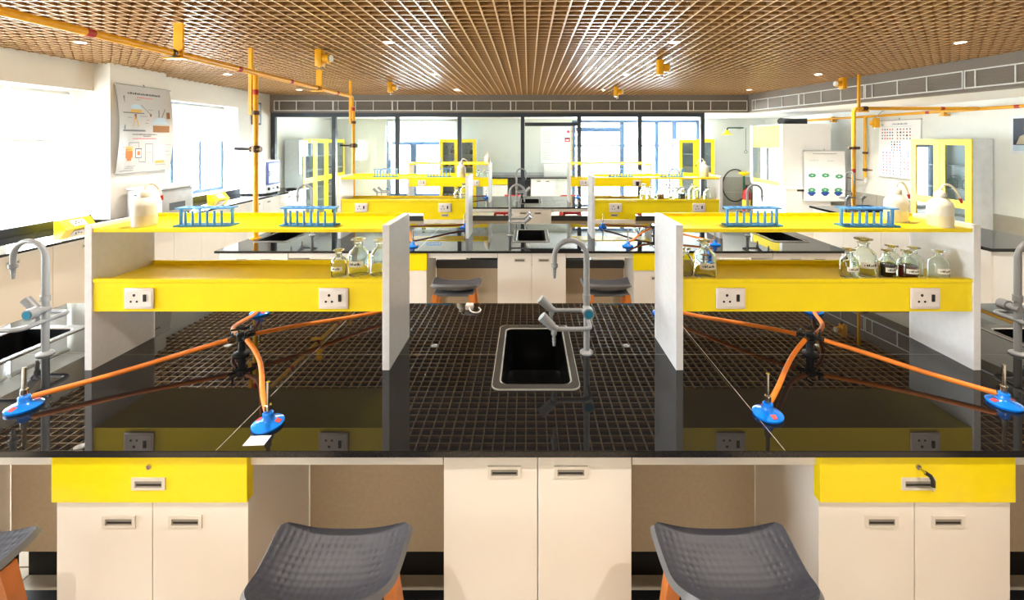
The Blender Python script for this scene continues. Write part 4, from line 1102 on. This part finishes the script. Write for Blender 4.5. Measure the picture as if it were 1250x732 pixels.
# fume hood: front faces -x
t = thing('fume_hood', 'white fume hood with yellow sash frame at the back right', 'fume hood', (4.78, 8.65, 0), -PI / 2)
MB().box(-.58, .58, .06, .92, 0, .86).build('base', LAMB, t)
MB().box(-.60, .60, .03, .94, .86, .905).build('work_surface', LAMB, t)
MB().box(-.58, -.50, .0, .92, .905, 2.10).build('side_wall', LAMB, t); MB().box(.50, .58, .0, .92, .905, 2.10).build('side_wall', LAMB, t)
MB().box(-.50, .50, .86, .92, .905, 2.10).build('back_wall', CARC, t); MB().box(-.50, .50, .06, .86, 2.02, 2.10).build('roof', LAMB, t)
MB().rbox(-.50, .50, .01, .045, 1.64, 2.08, .003).build('fascia_board', YMAT, t)
s_ = MB().box(-.50, .50, .012, .04, .905, .985).build('sash_rail', YMAT, t)
MB().box(-.025, .025, .012, .04, .985, 1.64).build('sash_post', GRLN, t)
for a, b in ((-.50, -.025), (.025, .50)): MB().box(a, b, .022, .028, .985, 1.64).build('pane', CGLASS, t)
for z in (1.05, 1.15, 1.25, 1.35): MB().cyl((.54, -.006, z), (.54, 0, z), .012, n=10).cyl((-.54, -.006, z), (-.54, 0, z), .012, n=10).build('service_knob', DKBAND, t, 40)
MB().box(.581, .584, .28, .60, .82, .86).build('vent_slot', BLK, t)
t = thing('exhaust_duct', 'dark flexible exhaust duct lying on the fume hood', 'duct', (5.15, 8.6, 2.1003))
MB().tube([(-.2, -.2, .065), (.0, .05, .07), (.25, .12, .065), (.45, .0, .065)], .064, 12).build('duct_hose', DKBAND, t, 60)
MB().box(-.22, .48, -.02, .02, 0, .006).build('duct_base', DKBAND, t)
# shower
t = thing('safety_shower', 'yellow safety shower head on a dark green arm with a pull rod', 'shower', (5.12, YB, 0))
MB().tube(fillet([(.36, -.04, 2.10), (.36, -.30, 2.10), (-.06, -.30, 2.10), (-.06, -.30, 2.02)], .04), .018, 10).build('arm', GREEN, t, 50)
MB().lathe([(.03, .12), (.045, .10), (.055, .05), (.14, .01), (.15, .0), (.12, .0)], 20, (-.06, -.30, 1.92)).build('shower_head', YEL, t, 40)
MB().tube([(.40, -.33, 2.10), (.40, -.33, 1.52)], .006, 8).tube([(.40 + .035 * math.cos(a), -.33, 1.485 + .035 * math.sin(a)) for a in [i * PI / 6 for i in range(12)]], .006, 6, True).build('pull_rod', GREEN, t, 40)
MB().box(.30, .42, -.04, 0, 2.04, 2.16).build('wall_plate', GRLN, t)
t = thing('eyewash', 'yellow eyewash bowl on a dark green stand beside the fume hood', 'eyewash', (5.31, 10.55, 0))
MB().lathe([(.10, 0), (.10, .015), (.03, .02), (.025, .9)], 14).build('stand', GREEN, t, 40)
MB().lathe([(.03, .90), (.12, .95), (.13, .99), (.115, .985), (.03, .93)], 18, cap=False).build('bowl', YEL, t, 40)
for a in (-.045, .045): MB().cyl((a, 0, .95), (a, 0, 1.03), .016, n=10).build('nozzle', YEL, t, 40)
def exting(x_, y_, lab):
    t = thing('fire_extinguisher', lab, 'extinguisher', (x_, y_, 0))
    MB().lathe([(.085, 0), (.09, .01), (.09, .50), (.07, .57), (.03, .60), (.03, .63)], 20).build('cylinder', REDF, t, 40)
    MB().lathe([(.0906, .16), (.0906, .36)], 20, cap=False).build('label_band', YLAB, t, 40)
    MB().box(-.015, .015, -.10, .03, .64, .66).box(-.012, .012, -.02, .02, .63, .70).box(-.015, .015, -.11, .03, .69, .705).build('valve_handle', BLK, t)
    MB().tube(bez((.03, 0, .65), (.14, 0, .65), (.13, 0, .4), (.10, -.02, .22)), .01, 8).build('hose', BLK, t, 60)
exting(5.22, 10.25, 'red fire extinguisher with yellow label beside the eyewash')
exting(5.44, 10.2, 'red fire extinguisher standing closer to the fume hood')
t = tag(MB().tube([(5.38 + .33 * math.cos(a), YB - .05 - .01 * math.sin(a * .5), .60 + .42 * math.sin(a)) for a in [PI * .35 + i * .22 for i in range(22)]], .016, 8).build('black_hose', BLK, None, 60), 'black hose in a wide loop on the tiled rear wall', 'hose')
# photo frame on the right wall
t = thing('framed_photo', 'dark framed portrait print on the right wall at the picture edge', 'picture', (XR - .001, 5.27, 1.865), -PI / 2)
MB().box(-.20, .20, -.02, 0, -.245, .245).build('border', CARC, t); MB().box(-.165, .165, -.023, -.0205, -.205, .205).build('photo', mat('photo_dark', (44, 52, 68), .3), t)
MB().prism([(-.13, -.12), (.13, -.12), (.09, -.02), (.03, .01), (-.03, .01), (-.09, -.02)], 'y', -.025, -.0235).build('shoulders', mat('photo_cloth', (178, 168, 150), .5), t)
MB().prism([(.05 * math.cos(i * PI / 8), .075 + .062 * math.sin(i * PI / 8)) for i in range(16)], 'y', -.025, -.0235).build('head', mat('photo_skin', (120, 86, 66), .5), t)
MB().box(-.165, .165, -.025, -.0235, -.205, -.13).build('caption_strip', PLBL, t)

# ------------------------------------------------------------------ rear room bench
t = thing('wall_worktop', 'grey worktop along the rear room wall', 'worktop')
MB().box(-1.25, 1.08, 10.52, YB - .005, .835, .865).build('granite_slab', GRAN, t)
MB().box(-1.25, 1.08, YB - .02, YB - .001, .865, .94).build('upstand', GREYM, t)
c_ = thing('base_cabinet', 'white two-door cabinet under the rear room worktop', 'cabinet', (.335, 10.55, 0))
MB().box(-.30, .30, .02, .6, .08, .832).build('carcass', LAMB, c_); MB().box(-.28, .28, .05, .58, 0, .08).build('plinth', BLK, c_)
for s_ in (-1, 1):
    d = MB().rbox(-.30 if s_ < 0 else .0015, -.0015 if s_ < 0 else .30, 0, .019, .085, .828, .0015).build('door', LAMB, c_); handle(d, s_ * .11, .765, 0)
c_ = thing('base_cabinet', 'cabinet with yellow drawer under the rear room worktop', 'cabinet', (-.85, 10.55, 0))
MB().box(-.30, .30, .02, .6, .08, .832).build('carcass', LAMB, c_); MB().box(-.28, .28, .05, .58, 0, .08).build('plinth', BLK, c_)
d = MB().rbox(-.30, .30, -.01, .019, .68, .83, .0015).build('drawer', YEL, c_)
for s_ in (-1, 1): MB().rbox(-.30 if s_ < 0 else .0015, -.0015 if s_ < 0 else .30, 0, .019, .085, .675, .0015).build('door', LAMB, c_)
t = thing('knee_panel', 'dark knee panel beside the rear room cabinet', 'panel', (-.26, 10.95, 0)); MB().box(-.28, .28, 0, .02, .15, .83).build('board', DKBAND, t)
MB().box(-.28, -.26, 0, .02, 0, .15).build('support_foot', DKBAND, t)
t = thing('white_case', 'white box standing on the rear room worktop below the notice', 'box', (.67, 10.98, .8654)); MB().rbox(-.30, .30, -.14, .14, 0, .30, .008).build('case_body', LAMB, t, 40); MB().box(-.29, .29, -.143, -.1405, .255, .262).build('lid_seam', GREYM, t)
t = thing('yellow_wall_pipe', 'thin yellow gas pipe on the rear wall beside the notice', 'pipe', (1.10, YB - .03, 0)); MB().cyl((0, 0, 1.0), (0, 0, 2.25), .014, n=10).build('riser', PIPE, t, 50); MB().box(-.02, .02, 0, .03, 1.5, 1.54).box(-.02, .02, 0, .03, 2.0, 2.04).build('bracket', BRASS, t)
